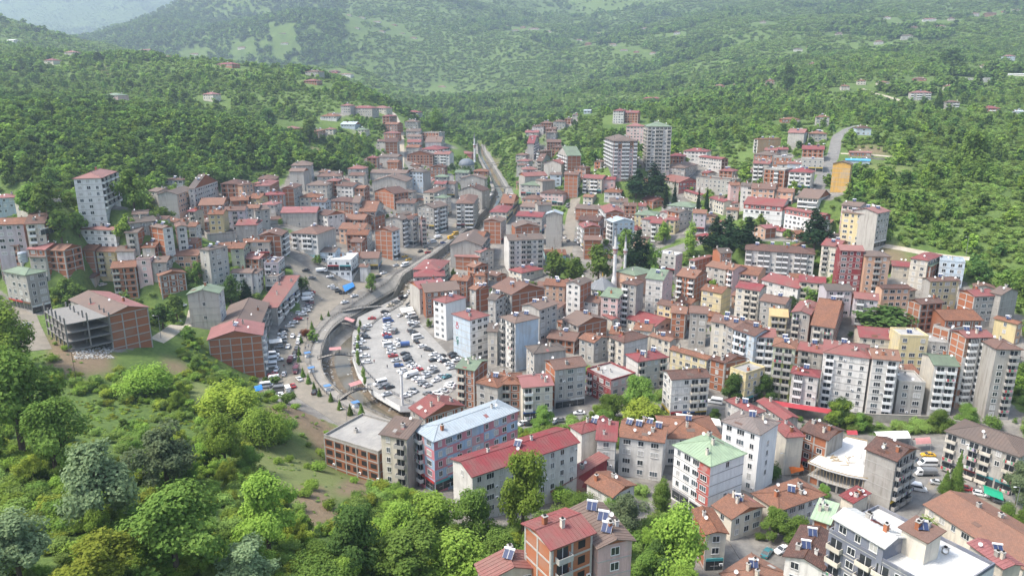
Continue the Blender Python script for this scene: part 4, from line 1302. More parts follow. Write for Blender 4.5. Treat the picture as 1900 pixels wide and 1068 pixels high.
strip('promenade', offset_line(-1, 2.6, int(len(RV) * .55)), 2.1, 2.1, PAVE, .14, across=3); strip('riverside_pavement', offset_line(-1, 1.9, 0, int(len(RV) * .55) + 1), 1.4, 1.4, PAVE, .14, across=3); strip('riverside_pavement', offset_line(1, 2.0), 1.6, 1.6, PAVE, .14, across=3)
railing('railing', offset_line(-1, .45), 'dark railing along the river edge of the promenade', zoff=.45); railing('railing', offset_line(-1, 4.9), 'dark railing between promenade and riverside street')
railing('railing', offset_line(1, .45), 'dark railing on the river wall beside the car park', zoff=.45)
# streets
road([(760,850),(700,812),(648,775),(600,742),(560,712),(538,682),(532,655),(543,625),(572,592),(608,560),(650,532),(700,507),(752,478),(800,456),(838,436),(868,408),(888,375)], 13.0, name='riverside_street')
road([(560,545),(590,528),(628,538),(640,552)], 16, name='plaza'); road([(590,530),(572,505),(545,492),(520,478)], 8, name='side_street')
road([(838,436),(842,400),(840,360),(834,322)], 8, ASPH2, name='market_street'); road([(742,330),(745,290),(745,255),(742,232),(722,205),(704,185),(692,172)], 6, DIRTR, name='uphill_street')
road([(905,792),(965,786),(1030,772),(1100,770),(1180,772),(1270,768),(1320,752),(1370,735)], 9, ASPH2, name='lower_street')
road([(1640,960),(1680,912),(1720,880),(1732,850),(1722,822)], 12, ASPH2, name='shop_street'); road([(1715,895),(1780,910),(1840,935),(1905,965)], 10, ASPH, name='shop_street')
road([(1500,372),(1522,340),(1540,308),(1548,280),(1553,255),(1572,240),(1600,232)], 9, ASPH2, name='hill_road'); road([(1050,470),(1056,430),(1060,400),(1068,368)], 8, ASPH, name='side_street')
road([(25,560),(45,590),(58,620),(70,650)], 8, ASPH, name='lane'); road([(290,632),(320,615),(352,600),(360,575)], 5, DIRTR, name='lane'); road([(1570,455),(1640,458),(1720,470),(1800,480)], 4, DIRTR, name='lane')
road([(1560,285),(1620,288),(1710,296)], 4, DIRTR, name='track'); road([(1600,165),(1630,175),(1680,190)], 6, DIRTR, name='track'); road([(895,268),(900,280),(925,320),(945,350),(955,380)], 4.5, ASPH2, name='river_lane')
road([(1180,505),(1230,470),(1280,455),(1320,430)], 10, ASPH2, name='school_street'); road([(925,480),(935,440),(945,405),(950,380)], 7, ASPH2, name='bazaar_street'); road([(1395,1040),(1370,1000),(1340,960)], 5, ASPH2, name='lane')
# car park slab
pk = MB(); z0 = 1.06; pk.face([(p[0], p[1], z0) for p in PARK][::-1] if np.cross(PARK[1, :2] - PARK[0, :2], PARK[2, :2] - PARK[1, :2]) < 0 else [(p[0], p[1], z0) for p in PARK], YARD)
for i in range(len(PARK)):
    a, b = PARK[i], PARK[(i + 1) % len(PARK)]; pk.face([(a[0], a[1], z0 - 2.4), (b[0], b[1], z0 - 2.4), (b[0], b[1], z0), (a[0], a[1], z0)], WHITE)
tag(pk.build('car_park'), kind='structure')
roadm = np.zeros(ZZ.shape, bool)
for P, w in ROADS:
    q = (GY < 1500); d = np.full(ZZ.shape, 1e9); d[q] = dist_line(GX[q], GY[q], P)[0]; roadm |= d < w / 2 + .8
# ---------------------------------------------------------------- river things
BLUE = plain('kiosk_blue', (.10, .22, .42), .5); PINKR = plain('bridge_roof_pink', (.45, .22, .21), .6)
def footbridge(p0, p1, label, roof=True, rise=1.3, dark=True):
    a = hit(*p0)[0]; c = hit(*p1)[0]; a[2] = float(hg(a[0], a[1])) + .3; c[2] = float(hg(c[0], c[1])) + .3
    d = c - a; L = np.hypot(d[0], d[1]); t = d / L; n = np.array([-t[1], t[0], 0.]); root = empty('footbridge', tuple(a)); N = 12
    pts = [d * k / N + np.array([0, 0, rise * math.sin(math.pi * k / N)]) for k in range(N + 1)]; deck = MB(); 
    for k in range(N):
        deck.face([pts[k] - n, pts[k + 1] - n, pts[k + 1] + n, pts[k] + n], PAVE)
        for s in (-1, 1): deck.box(pts[k] + n * s - n * .1 + (0, 0, -.35), pts[k + 1] - pts[k], n * .2, (0, 0, .36), DARKM if dark else CONC)
    deck.build('deck', root)
    for s in (-1, 1):
        r = MB()
        for k in range(N):
            for z in (.5, 1.0): r.tube(pts[k] + n * s + (0, 0, z), pts[k + 1] + n * s + (0, 0, z), .05, .05, DARKM, 4, False)
            r.tube(pts[k] + n * s, pts[k] + n * s + np.array([0, 0, 1.05]), .05, .05, DARKM, 4)
        r.build('railing', root)
    if roof:
        m = pts[N // 2]
        for sx in (-1.8, 1.8):
            for s in (-1, 1): q = MB(); q.tube(m + t * sx + n * s, m + t * sx + n * s + np.array([0, 0, 2.5]), .07, .07, DARKM, 5); q.build('post', root)
        q = MB(); A = m + (0, 0, 2.5); e = t * 2.5; f = n * 1.7; rz = np.array([0, 0, .7]); q.face([A - e - f, A + e - f, A + e + rz, A - e + rz], PINKR); q.face([A + e + f, A - e + f, A - e + rz, A + e + rz], PINKR); q.build('roof', root)
    return tag(root, label, 'footbridge')
footbridge((589, 666), (656, 660), 'arched dark footbridge with a pale pink roof midway along the car park'); footbridge((628, 742), (690, 722), 'footbridge with a red roof at the lower end of the car park', rise=1.8)
footbridge((634, 600), (668, 612), 'footbridge with a pale roof just below the flat concrete bridge', rise=.8); footbridge((632, 578), (706, 568), 'flat concrete bridge crossing the river at the plaza', False, .5, False)
footbridge((908, 350), (952, 348), 'grey girder bridge over the river in the upper town', False, .3, False); footbridge((898, 306), (930, 302), 'small far bridge over the river above the grey girder bridge', False, .2, False)
def kiosk(px, py, label):
    p = hit(px, py)[0]; r = empty('kiosk', tuple(p), R(35)); b = MB(); b.box((-1.3, -1, 0), (2.6, 0, 0), (0, 2, 0), (0, 0, .9), WHITE); b.build('counter', r)
    for x in (-1.3, 1.2):
        for y in (-1, .9): q = MB(); q.box((x, y, .9), (.1, 0, 0), (0, .1, 0), (0, 0, 1.4), METALG); q.build('post', r)
    q = MB(); q.box((-1.7, -1.4, 2.3), (3.4, 0, 0), (0, 2.8, 0), (0, 0, .22), BLUE); q.build('roof', r); r.scale = (.8, .8, .85); tag(r, label, 'kiosk', 'blue-roofed kiosks along the promenade')
for px, py in ((581, 632), (571, 662), (578, 690), (608, 724), (660, 755)): kiosk(px, py, 'blue-roofed kiosk between the riverside street and the promenade')
STONE = surf('river_stone', (.28, .27, .25), (.44, .42, .39), .95, .6)
st = MB()
for _ in range(700):
    i = random.randrange(int(len(RV) * .62), len(RV) - 1); s = random.choice((-1, -1, -1, 1)); o = RW[i] * random.uniform(.22, .47) * s; q = RV[i, :2] + RN[i] * o + T[i] * random.uniform(-2, 2); k = random.uniform(.15, .5)
    c8 = [np.array([x, y, z]) * k * np.array([random.uniform(.7, 1.2), random.uniform(.7, 1.2), random.uniform(.5, .9)]) for x in (-1, 1) for y in (-1, 1) for z in (-1, 1)]
    P8 = [(q[0] + v[0], q[1] + v[1], zr[i] - CHD + .45 + v[2] * .6) for v in c8]
    for f in ((0, 1, 3, 2), (4, 6, 7, 5), (0, 4, 5, 1), (2, 3, 7, 6), (1, 5, 7, 3)): st.face([P8[x] for x in f], STONE)
tag(st.build('river_stones'), 'loose grey stones strewn along the river bed', 'stones', kind='stuff')
rb = MB(); RUB = surf('rubble', (.45, .43, .40), (.58, .56, .53), .95, .8); W = PATCHW[1][0]; xs = [w[0] for w in W]; ys = [w[1] for w in W]
for _ in range(900):
    x, y = random.uniform(min(xs), max(xs)), random.uniform(min(ys), max(ys))
    if not inpoly(np.array(x), np.array(y), W): continue
    k = random.uniform(.1, .38); z = float(hg(x, y)); a = random.uniform(0, 3); ca, sa = math.cos(a), math.sin(a)
    rb.box((x, y, z - .1), (k * 1.5 * ca, k * 1.5 * sa, random.uniform(-.2, .2) * k), (-k * sa, k * ca, 0), (0, 0, k * .8 + .1), RUB)
tag(rb.build('rubble'), 'pale rubble tipped on the dirt slope below the concrete skeleton', 'rubble', kind='stuff')
# ---------------------------------------------------------------- trees and bushes
def leafmat(name, c1, c2, tr=.35):
    m, nt, b = new_mat(name); nt.nodes.remove(b); out = [n for n in nt.nodes if n.type == 'OUTPUT_MATERIAL'][0]
    a = ND(nt, 'ShaderNodeAttribute'); a.attribute_name = 'leaf'
    c = mix(nt, a.outputs['Fac'], c1, c2); hs = ND(nt, 'ShaderNodeHueSaturation'); nt.links.new(c, hs.inputs['Color'])
    nt.links.new(rand_val(nt, .494, .512), hs.inputs['Hue']); nt.links.new(rand_val(nt, .70, 1.35), hs.inputs['Value']); hs.inputs['Saturation'].default_value = 1.0
    d = ND(nt, 'ShaderNodeBsdfDiffuse'); t = ND(nt, 'ShaderNodeBsdfTranslucent'); ms = ND(nt, 'ShaderNodeMixShader'); ms.inputs[0].default_value = tr
    nt.links.new(hs.outputs[0], d.inputs[0]); nt.links.new(hs.outputs[0], t.inputs[0]); nt.links.new(d.outputs[0], ms.inputs[1]); nt.links.new(t.outputs[0], ms.inputs[2]); nt.links.new(ms.outputs[0], out.inputs[0]); return m
LEAF = dict(dark=leafmat('leaf_dark', (.056, .108, .030), (.115, .185, .052)), mid=leafmat('leaf_mid', (.105, .182, .038), (.195, .288, .066)), bright=leafmat('leaf_bright', (.145, .230, .036), (.262, .365, .070)),
            olive=leafmat('leaf_olive', (.125, .175, .085), (.235, .300, .155)), hazel=leafmat('leaf_hazel', (.155, .235, .058), (.265, .360, .096)), pine=leafmat('leaf_pine', (.016, .036, .018), (.036, .066, .030)),
            yellow=leafmat('leaf_yellow', (.185, .240, .034), (.32, .370, .064)), red=leafmat('leaf_red', (.12, .03, .02), (.20, .07, .04)))
BARK = plain('bark', (.10, .075, .055), .95)
def crown_mesh(name, lobes, n, size, mat, rng, shell=.55, droop=0.0):
    """leaf clumps in unit tree space: lobes = [(centre, radii)], each face a bent leaf spray"""
    vol = np.array([np.prod(r) ** (2 / 3) for _, r in lobes]); vol = vol / vol.sum(); pick = rng.choice(len(lobes), n, p=vol); lb = rng.uniform(0, .35, len(lobes))
    C = np.array([c for c, _ in lobes])[pick]; RR = np.array([r for _, r in lobes])[pick]; unit = lambda v: v / np.linalg.norm(v, axis=1)[:, None]
    d = unit(rng.normal(size=(n, 3))); q = np.where(rng.random(n) < .8, rng.uniform(shell, 1.06, n), rng.uniform(.3, 1.3, n)); p = C + d * RR * q[:, None]
    out = unit(p - np.array([0, 0, .42])); nrm = unit(d * .5 + out * .55 + rng.normal(size=(n, 3)) * .38 + np.array([0, 0, .45])); t = unit(np.cross(nrm, rng.normal(size=(n, 3)))); bb = np.cross(nrm, t); s = (size * rng.uniform(.6, 1.35, n))[:, None]
    V = np.stack([p - t * s * .5, p + bb * s * .38 + nrm * s * .12, p + t * s * .55, p - bb * s * .38 + nrm * s * .12], 1).reshape(-1, 3)
    F = (np.arange(n)[:, None] * 4 + np.array([[0, 1, 2, 0, 2, 3]])).reshape(-1, 3); A = np.repeat(np.clip(rng.normal(.42, .2, n) + lb[pick], 0, 1), 4)
    me = bpy.data.meshes.new(name); me.from_pydata(V.tolist(), [], F.tolist()); me.materials.append(mat)
    at_ = me.attributes.new('leaf', 'FLOAT', 'POINT'); at_.data.foreach_set('value', A.astype(np.float32)); me.update(); return me
def broad_lobes(rng, k=22, sq=1.0):
    L = [((0, 0, .54), (.20, .20, .22 * sq))]
    for i in range(k):
        a = 2 * math.pi * i / k + rng.uniform(-.4, .4); q = rng.uniform(.10, .36); z = rng.uniform(.24, .92); s = rng.uniform(.07, .17)
        if z > .7: q *= .55
        L.append(((q * math.cos(a), q * math.sin(a), z), (s, s, s * rng.uniform(.75, 1.1))))
    return L
def tall_lobes(rng):
    return [((rng.uniform(-.05, .05), rng.uniform(-.05, .05), z), (.17 * w, .17 * w, .14)) for z, w in ((.25, .8), (.38, 1.0), (.52, 1.05), (.66, .95), (.78, .75), (.9, .5))] + [((rng.uniform(-.12, .12), rng.uniform(-.12, .12), rng.uniform(.3, .75)), (.1, .1, .1)) for _ in range(5)]
def cone_lobes(rng): return [((rng.uniform(-.02, .02), rng.uniform(-.02, .02), z), (.22 * (1.04 - z), .22 * (1.04 - z), .07)) for z in np.linspace(.12, .96, 11)]
def bush_lobes(rng): return [((rng.uniform(-.25, .25), rng.uniform(-.25, .25), rng.uniform(.3, .55)), (rng.uniform(.13, .28), rng.uniform(.13, .28), rng.uniform(.18, .36))) for _ in range(10)]
def pine_lobes(rng): return [((rng.uniform(-.18, .18) * (1.1 - z), rng.uniform(-.18, .18) * (1.1 - z), z), (.30 * (1.12 - z), .30 * (1.12 - z), .09)) for z in np.linspace(.28, .93, 10)]
def trunk_mesh(top=.6, r=.035, limbs=5, rng=None):
    b = MB(); b.tube((0, 0, -.06), (0, 0, top * .55), r, r * .75, BARK, 7, False); b.tube((0, 0, top * .55), (.01, .0, top), r * .75, r * .3, BARK, 6, False)
    for i in range(limbs):
        a = 6.28 * i / limbs + rng.uniform(-.4, .4); z = top * rng.uniform(.4, .75); q = rng.uniform(.16, .26); b.tube((0, 0, z), (q * math.cos(a), q * math.sin(a), z + rng.uniform(.1, .22)), r * .5, r * .15, BARK, 5, False)
    return b.mesh('trunk')
_rg = np.random.default_rng(11)
TRUNKS = [trunk_mesh(.6, .03, 6, _rg), trunk_mesh(.85, .02, 4, _rg), trunk_mesh(.45, .03, 6, _rg)]
SHAPES = dict(broad=(broad_lobes, 0), tall=(tall_lobes, 1), cone=(cone_lobes, 1), bush=(bush_lobes, 2), pine=(pine_lobes, 1))
PROTO = {}
def proto(shape, leaf, lod, var):
    k = (shape, leaf, lod, var)
    if k not in PROTO:
        n, s = {0: (8500, .036), 1: (1500, .075), 2: (260, .165), 3: (80, .28)}[lod]
        if shape in ('cone', 'tall', 'pine'): s *= .72
        rg = np.random.default_rng(hash((shape, leaf, var)) % 1000 if False else (len(shape) * 31 + len(leaf) * 7 + var * 101 + ord(leaf[0]) + lod * 3))
        lob = SHAPES[shape][0](rg)
        PROTO[k] = crown_mesh('crown', lob, n, s, LEAF[leaf], rg)
    return PROTO[k]
TREES = []     # x, y, z, height, width factor, shape, leaf, label
def add_tree(x, y, H, wf, shape, leaf, label=None, cat=None, pri=0, z=None):
    TREES.append((x, y, float(hg(x, y)) if z is None else z, H, wf, shape, leaf, label, cat, pri))
# trees that stand out in the picture: centre column, top, foot, crown width (pixels), shape, leaf, what it is
LISTED = '''
190 800 965 135 broad olive silvery grey-green tree on the overgrown slope
312 788 905 118 broad olive pale grey-green tree beside the silvery tree on the slope
45 640 850 165 broad mid large leafy tree at the edge of the dirt slope
20 570 690 110 broad bright rounded light green tree behind the large leafy tree
105 735 880 115 broad mid leafy green tree between the large leafy and silvery trees
420 768 872 75 broad bright light green tree above the tilled plot
500 878 1025 115 broad bright olive-tinged round tree below the tilled plots
330 895 1068 175 broad mid big spreading green tree below the silvery trees
660 928 1068 112 broad dark dense dark green tree beside the dirt track
970 826 995 100 broad bright tall leafy tree in front of the red-roofed long block
190 985 1090 150 broad yellow yellow-green tree on the lower slope
40 945 1085 135 broad olive grey-green willow-like tree on the lower slope
270 668 735 95 bush bright wide light green shrub on the slope below the rubble
425 690 770 105 bush yellow yellow-green thicket above the brick block
490 735 822 85 bush bright light green bush on top of the cut bank
520 768 812 62 bush mid green bush on the edge of the cut bank
800 908 1010 112 broad bright light green tree below the pink and blue block
880 895 990 82 broad mid green tree against the cream gable wall
760 975 1090 145 broad mid wide green tree in the thicket behind the brick house
850 985 1095 135 broad bright bright green tree in the thicket behind the brick house
925 975 1068 80 broad mid leafy tree beside the tall leafy tree
1255 940 1090 112 broad bright bright round tree beside the brown-roofed apartment house
1435 935 1000 55 broad mid green tree between the tiled cottages
1475 950 1010 60 broad mid leafy tree in the cottage garden
1160 915 985 72 broad olive pale green tree beside the white tiled cottage
1070 898 950 52 bush mid green bush behind the long red-roofed block
460 1000 1090 115 broad olive olive-brown tree on the lower slope
745 930 1015 85 broad bright light green tree behind the dense dark tree
600 1010 1085 100 bush mid green thicket beside the dirt track
1225 885 960 40 tall mid narrow green tree against the white and red block
1130 905 960 45 bush mid green bush in the yard of the white cottage
1180 693 770 66 broad mid dark leafy tree beside the maroon house
1132 728 785 62 broad mid green tree on the lower street bend
1195 742 800 92 broad yellow pale yellow-green tree beside the tiled school roof
1360 690 745 46 broad dark round dark tree in front of the flat yellow house
1412 692 742 44 broad dark round dark tree beside the flat yellow house
1640 566 618 112 broad dark wide dark tree among the slope houses
1505 536 572 42 broad mid green tree between red-roofed slope houses
1030 468 528 52 broad mid leafy tree in the mosque garden
1062 478 530 50 broad mid round tree in the mosque garden
1110 452 525 55 broad mid tall leafy tree beside the minarets
1180 428 515 46 pine pine dark conifer behind the minarets
1206 452 515 38 broad mid round green tree behind the minarets
1160 425 475 40 broad mid green tree by the pale blue apartment house
1280 415 475 28 tall bright tall bright green poplar on the school street
1230 412 452 30 broad bright light green tree on the school street
1350 402 475 48 pine pine dark pine in front of the red and white school
1385 405 475 48 pine pine dark pine beside the red and white school
1325 405 470 40 pine pine dark pine on the street below the school
1510 390 462 52 pine pine broad dark pine against the white school wing
1180 318 368 40 pine pine dark pine below the mustard house
1212 306 372 46 pine pine dark pine in the red school garden
1235 342 390 14 cone pine slim dark conifer in the red school garden
1250 338 392 15 cone pine slim dark conifer in the red school garden
1295 352 395 13 cone pine slim dark conifer beside the cream school wing
1310 350 397 13 cone pine slim dark conifer beside the cream school wing
365 484 528 30 broad mid green tree in front of the tall grey block
690 506 542 24 broad mid round street tree at the river bend by the plaza
430 512 565 42 broad dark dark tree beside the white gable-end block
458 518 562 30 cone pine dark conifer beside the white gable-end block
130 516 565 48 broad mid green tree behind the concrete skeleton
303 562 610 45 broad dark dark tree between the brick hall and the white gable-end block
552 508 538 48 bush dark dark hedge clump at the plaza
60 345 418 60 broad mid green tree below the white hillside house
90 340 405 55 broad mid green tree beside the tall cream apartment tower
165 372 415 58 broad bright light green tree in front of the tall cream apartment tower
115 392 448 52 broad mid leafy tree between the hillside rows and the white hotel
148 395 440 40 broad mid round tree behind the white hotel
235 398 446 34 broad bright light green tree at the foot of the tall cream apartment tower
245 545 600 45 broad mid green tree between the brick blocks and the brick hall
330 545 600 40 broad mid leafy tree behind the lane to the white gable-end block
250 316 392 56 broad mid big round tree beside the tall cream apartment tower
1772 834 912 30 cone mid tall dark conical tree in front of the long grey shop block
1752 870 915 28 cone mid shorter conical tree in front of the long grey shop block
1885 852 935 55 broad olive pale feathery tree by the shop street
1862 922 962 30 bush mid clipped round bush by the shop street
1460 120 170 26 tall dark tall dark tree on the far hillside
1740 165 205 22 cone dark dark conical tree beside the hill villas
1800 250 330 62 broad mid big broad tree standing alone on the terraces
1765 90 125 40 broad dark dark tree crown on the far slope
810 205 250 30 tall mid pale tall tree behind the upper town
575 225 268 40 broad mid round tree among the hazel terraces
500 200 240 32 broad dark dark round tree on the hazel terrace
'''
for ln in LISTED.strip().splitlines():
    tk = ln.split(); cx, tp, bt, wd = map(float, tk[:4]); p, d = hit(cx, bt); H = (bt - tp) * d / FPX / .93
    add_tree(p[0], p[1], H, wd * d / FPX / (.80 if tk[4] in ('broad', 'bush') else .45) / H, tk[4], tk[5], ' '.join(tk[6:]), 'bush' if tk[4] == 'bush' else 'tree', 3)
for lst, sh, lf, lab, ox, oy, sc in (
  ([(620,130,45),(672,105,42),(550,200,62),(470,300,60),(455,390,60),(455,440,60),(485,550,72),(525,600,78),(565,640,60),(605,692,70),(690,732,75),(755,792,80),(830,832,90),(915,852,115)], 'cone', 'mid', 'young clipped street tree between riverside street and promenade', 440, 560, 3.956),
  ([(905,190,60),(895,240,60),(890,300,65),(885,360,65),(885,420,70),(890,470,70),(930,560,80),(940,610,70)], 'tall', 'hazel', 'slender young tree in the row along the car park wall', 440, 560, 3.956)):
    for cx, bt, hp in lst:
        p, d = hit(ox + cx / sc, oy + bt / sc); H = hp / sc * d / FPX / .93; add_tree(p[0], p[1], H, 1.25 if sh == 'cone' else 1.0, sh, lf, lab, 'tree', 2)
p, d = hit(440 + 505 / 3.956, 560 + 245 / 3.956); add_tree(p[0], p[1], 4.2, 1.3, 'bush', 'red', 'red-leaved small tree between riverside street and promenade', 'tree', 3)
# ---- scatter over the slopes
ZONE_FOREST = [(-200,190),(150,190),(330,215),(480,245),(560,262),(700,325),(640,345),(530,310),(450,332),(415,372),(235,330),(230,405),(120,400),(-200,420)]
blockm = blur(((town > .45) | roadm | (foot > .2)).astype(float), 1) > .3
def lat(arr, x, y):
    a = np.clip(np.rint((x / y - TH0) / (TH1 - TH0) * (NT - 1)).astype(int), 0, NT - 1); b = np.clip(np.rint((np.log(y) - S0) / (S1 - S0) * (NS - 1)).astype(int), 0, NS - 1); return arr[a, b]
_hz = ((ZZ + 14 - CAMZ) / np.hypot(GX, GY)); _hm = np.maximum.accumulate((ZZ - 6 - CAMZ) / np.hypot(GX, GY), axis=1)
VIS = _hz > _hm - .004
SCAT = []
def scatter(y0, y1, step, fn):
    for ya in np.exp(np.arange(math.log(y0), math.log(y1), .05)):
        yb = min(ya * math.exp(.05), y1); w = .82 * yb; n = int((yb - ya) * 2 * w / step ** 2)
        x = RNG.uniform(-w, w, n); y = RNG.uniform(ya, yb, n)
        ok = ~lat(blockm, x, y) & lat(VIS, x, y) & (lat(dr, x, y) > lat(_wr, x, y) * .5 + 4.5); x, y = x[ok], y[ok]
        ok = ~inpoly(x, y, PARK); x, y = x[ok], y[ok]
        if not len(x): continue
        z = hg(x, y); u, v, d = project(x, y, z); fn(x, y, z, u, v, d)
def near_fn(x, y, z, u, v, d):
    bare = np.maximum(lat(dirt, x, y), lat(fieldm, x, y) * .93); cl = fbm(x, y, 26, 41); r = RNG.random(len(x)); r2 = RNG.random(len(x)); forest = inpoly(u, v, ZONE_FOREST)
    md = lat(meadow, x, y); gp = fbm(x, y, 17, 33)
    for i in range(len(x)):
        if md[i] > .5 and r[i] > .4: continue
        if bare[i] > .35 and r[i] > .06:
            if r2[i] < .3 and v[i] > 560: SCAT.append((x[i], y[i], z[i] - .1, RNG.uniform(.25, .7), RNG.uniform(1.3, 2.2), 'bush', ('hazel', 'bright', 'olive')[int(r2[i] * 9.9)]))
            continue
        if u[i] < -60 or u[i] > 1960 or v[i] > 1150: continue
        if forest[i]:
            if r2[i] < .42: SCAT.append((x[i], y[i], z[i], RNG.uniform(8, 14), RNG.uniform(.85, 1.15), 'broad', 'dark' if r[i] < .38 else ('mid' if r[i] < .86 else 'bright')))
            elif r2[i] < .6: SCAT.append((x[i], y[i], z[i], RNG.uniform(3, 5.5), 1.2, 'bush', 'mid'))
        elif v[i] > 560 and u[i] < 1000 and gp[i] > .16 and v[i] < 860:
            for _k in range(3): SCAT.append((x[i] + RNG.uniform(-1.2, 1.2), y[i] + RNG.uniform(-1.2, 1.2), z[i] - .1, RNG.uniform(.35, .9), RNG.uniform(1.3, 2.2), 'bush', ('hazel', 'bright', 'yellow')[int(r[i] * 3)]))
        elif v[i] > 560 and u[i] < 1000:                                     # overgrown foreground slope
            if r2[i] < .012 + max(0, cl[i]) * .07: SCAT.append((x[i], y[i], z[i], RNG.uniform(4, 7.5), RNG.uniform(.9, 1.2), 'broad', ('mid', 'bright', 'bright', 'mid', 'yellow')[int(r[i] * 5)]))
            elif r2[i] < .9: SCAT.append((x[i], y[i], z[i], RNG.uniform(1.2, 3.4), RNG.uniform(1.2, 1.7), 'bush', ('bright', 'hazel', 'hazel', 'mid', 'yellow', 'bright')[int(r[i] * 6)]))
        else:                                                               # hazel terraces with trees among them
            if r2[i] < .035 + max(0, cl[i] - .1) * .28: SCAT.append((x[i], y[i], z[i], RNG.uniform(6, 12), RNG.uniform(.85, 1.15), 'broad', ('dark', 'mid', 'mid', 'bright')[int(r[i] * 4)]))
            elif r2[i] < .9: SCAT.append((x[i], y[i], z[i], RNG.uniform(2.6, 4.4), RNG.uniform(1.15, 1.5), 'bush', 'hazel' if r[i] < .8 else 'mid'))
scatter(75, 330, 2.3, near_fn); scatter(330, 1000, 3.7, near_fn)
def far_fn(x, y, z, u, v, d):
    cl = fbm(x, y, 150, 61) + .4 * fbm(x, y, 40, 71); r = RNG.random(len(x)); r2 = RNG.random(len(x)); vill = fbm(x, y, 420, 81)
    md = lat(meadow, x, y)
    shade = (u < 640) & (d > 2300) & (d < 4600)  # cloud shadow on the far mountain, put into more and darker trees
    for i in range(len(x)):
        if md[i] > .5 and r[i] > .58: continue
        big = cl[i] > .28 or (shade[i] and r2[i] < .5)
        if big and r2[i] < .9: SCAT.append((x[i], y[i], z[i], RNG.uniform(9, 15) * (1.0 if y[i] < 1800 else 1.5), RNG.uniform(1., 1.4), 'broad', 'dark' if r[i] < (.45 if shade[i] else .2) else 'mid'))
        elif r2[i] < .07: SCAT.append((x[i], y[i], z[i], RNG.uniform(7, 12), 1.1, 'broad', ('mid', 'mid', 'bright')[int(r[i] * 3)]))
        elif r2[i] < .92: SCAT.append((x[i], y[i], z[i], RNG.uniform(3.2, 5) * (1.0 if y[i] < 1800 else 1.7), 1.7 if y[i] < 1800 else 2.1, 'bush', 'hazel' if r[i] < .75 else ('mid' if r[i] < .9 else 'bright')))
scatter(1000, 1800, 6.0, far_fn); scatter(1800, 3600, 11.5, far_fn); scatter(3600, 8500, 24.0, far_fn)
def town_fn(x, y, z, u, v, d):
    ok = (lat(town, x, y) > .3) & (RNG.random(len(x)) < .10)
    for i in np.nonzero(ok)[0]: SCAT.append((x[i], y[i], z[i], RNG.uniform(2, 6.5), RNG.uniform(.9, 1.2), 'broad' if RNG.random() < .55 else 'bush', ('mid', 'dark', 'bright', 'mid')[RNG.integers(4)]))
_sv = blockm; blockm = (foot > .2) | roadm; scatter(150, 900, 5.0, town_fn); blockm = _sv
# the ones that show largest become single trees, the rest one mass per distance
def app(t): return t[3] * max(t[4], .6) / math.hypot(t[0], t[1])
SCAT = [t for t in SCAT if t[1] > 40]
single = sorted([t for t in SCAT if t[5] == 'broad' and t[1] < 900], key=app, reverse=True)[:270 - len(TREES)]
sid = set(map(id, single))
for t in single:
    px, py, _ = project(t[0], t[1], t[2]); where = 'among the thickets of the overgrown foreground slope' if (py > 560 and px < 1000) else ('in the dark wood above the left town' if inpoly(np.array(px), np.array(py), ZONE_FOREST) else 'standing among the hazel bushes')
    where = where.replace('above the left town', 'behind the tall cream apartment tower')
    TREES.append((t[0], t[1], t[2], t[3], t[4], t[5], t[6], {'dark': 'dark green', 'mid': 'mid green', 'bright': 'light green', 'yellow': 'yellow-green'}[t[6]] + ' broadleaf tree ' + where, 'tree', 1))
for i, (x, y, z, H, wf, sh, lf, lab, cat, pri) in enumerate(TREES):
    d = math.hypot(x, y); lod = 0 if d < 290 else 1; rg = random.Random(i)
    r = empty('tree' if cat == 'tree' else 'bush', (x, y, z - .1), rg.uniform(0, 6.28)); r.scale = (H * wf, H * wf, H)
    obj('trunk', TRUNKS[SHAPES[sh][1]], r); obj('crown', proto(sh, lf, lod, rg.randrange(3)), r)
    tag(r, lab, cat, {3: None, 2: lab.split(' between')[0].split(' in the row')[0] + 's in rows', 1: 'broadleaf trees ' + ' '.join(lab.split()[4:])}[pri])
LABC = {}
for o in list(bpy.data.objects):
    if o.name.split('.')[0] in ('tree', 'bush') and 'label' in o: LABC.setdefault(o['label'], []).append(o)
for l, os_ in LABC.items():
    if len(os_) > 1:
        for o in os_: o['group'] = o.get('group') or l
rest = [t for t in SCAT if id(t) not in sid]
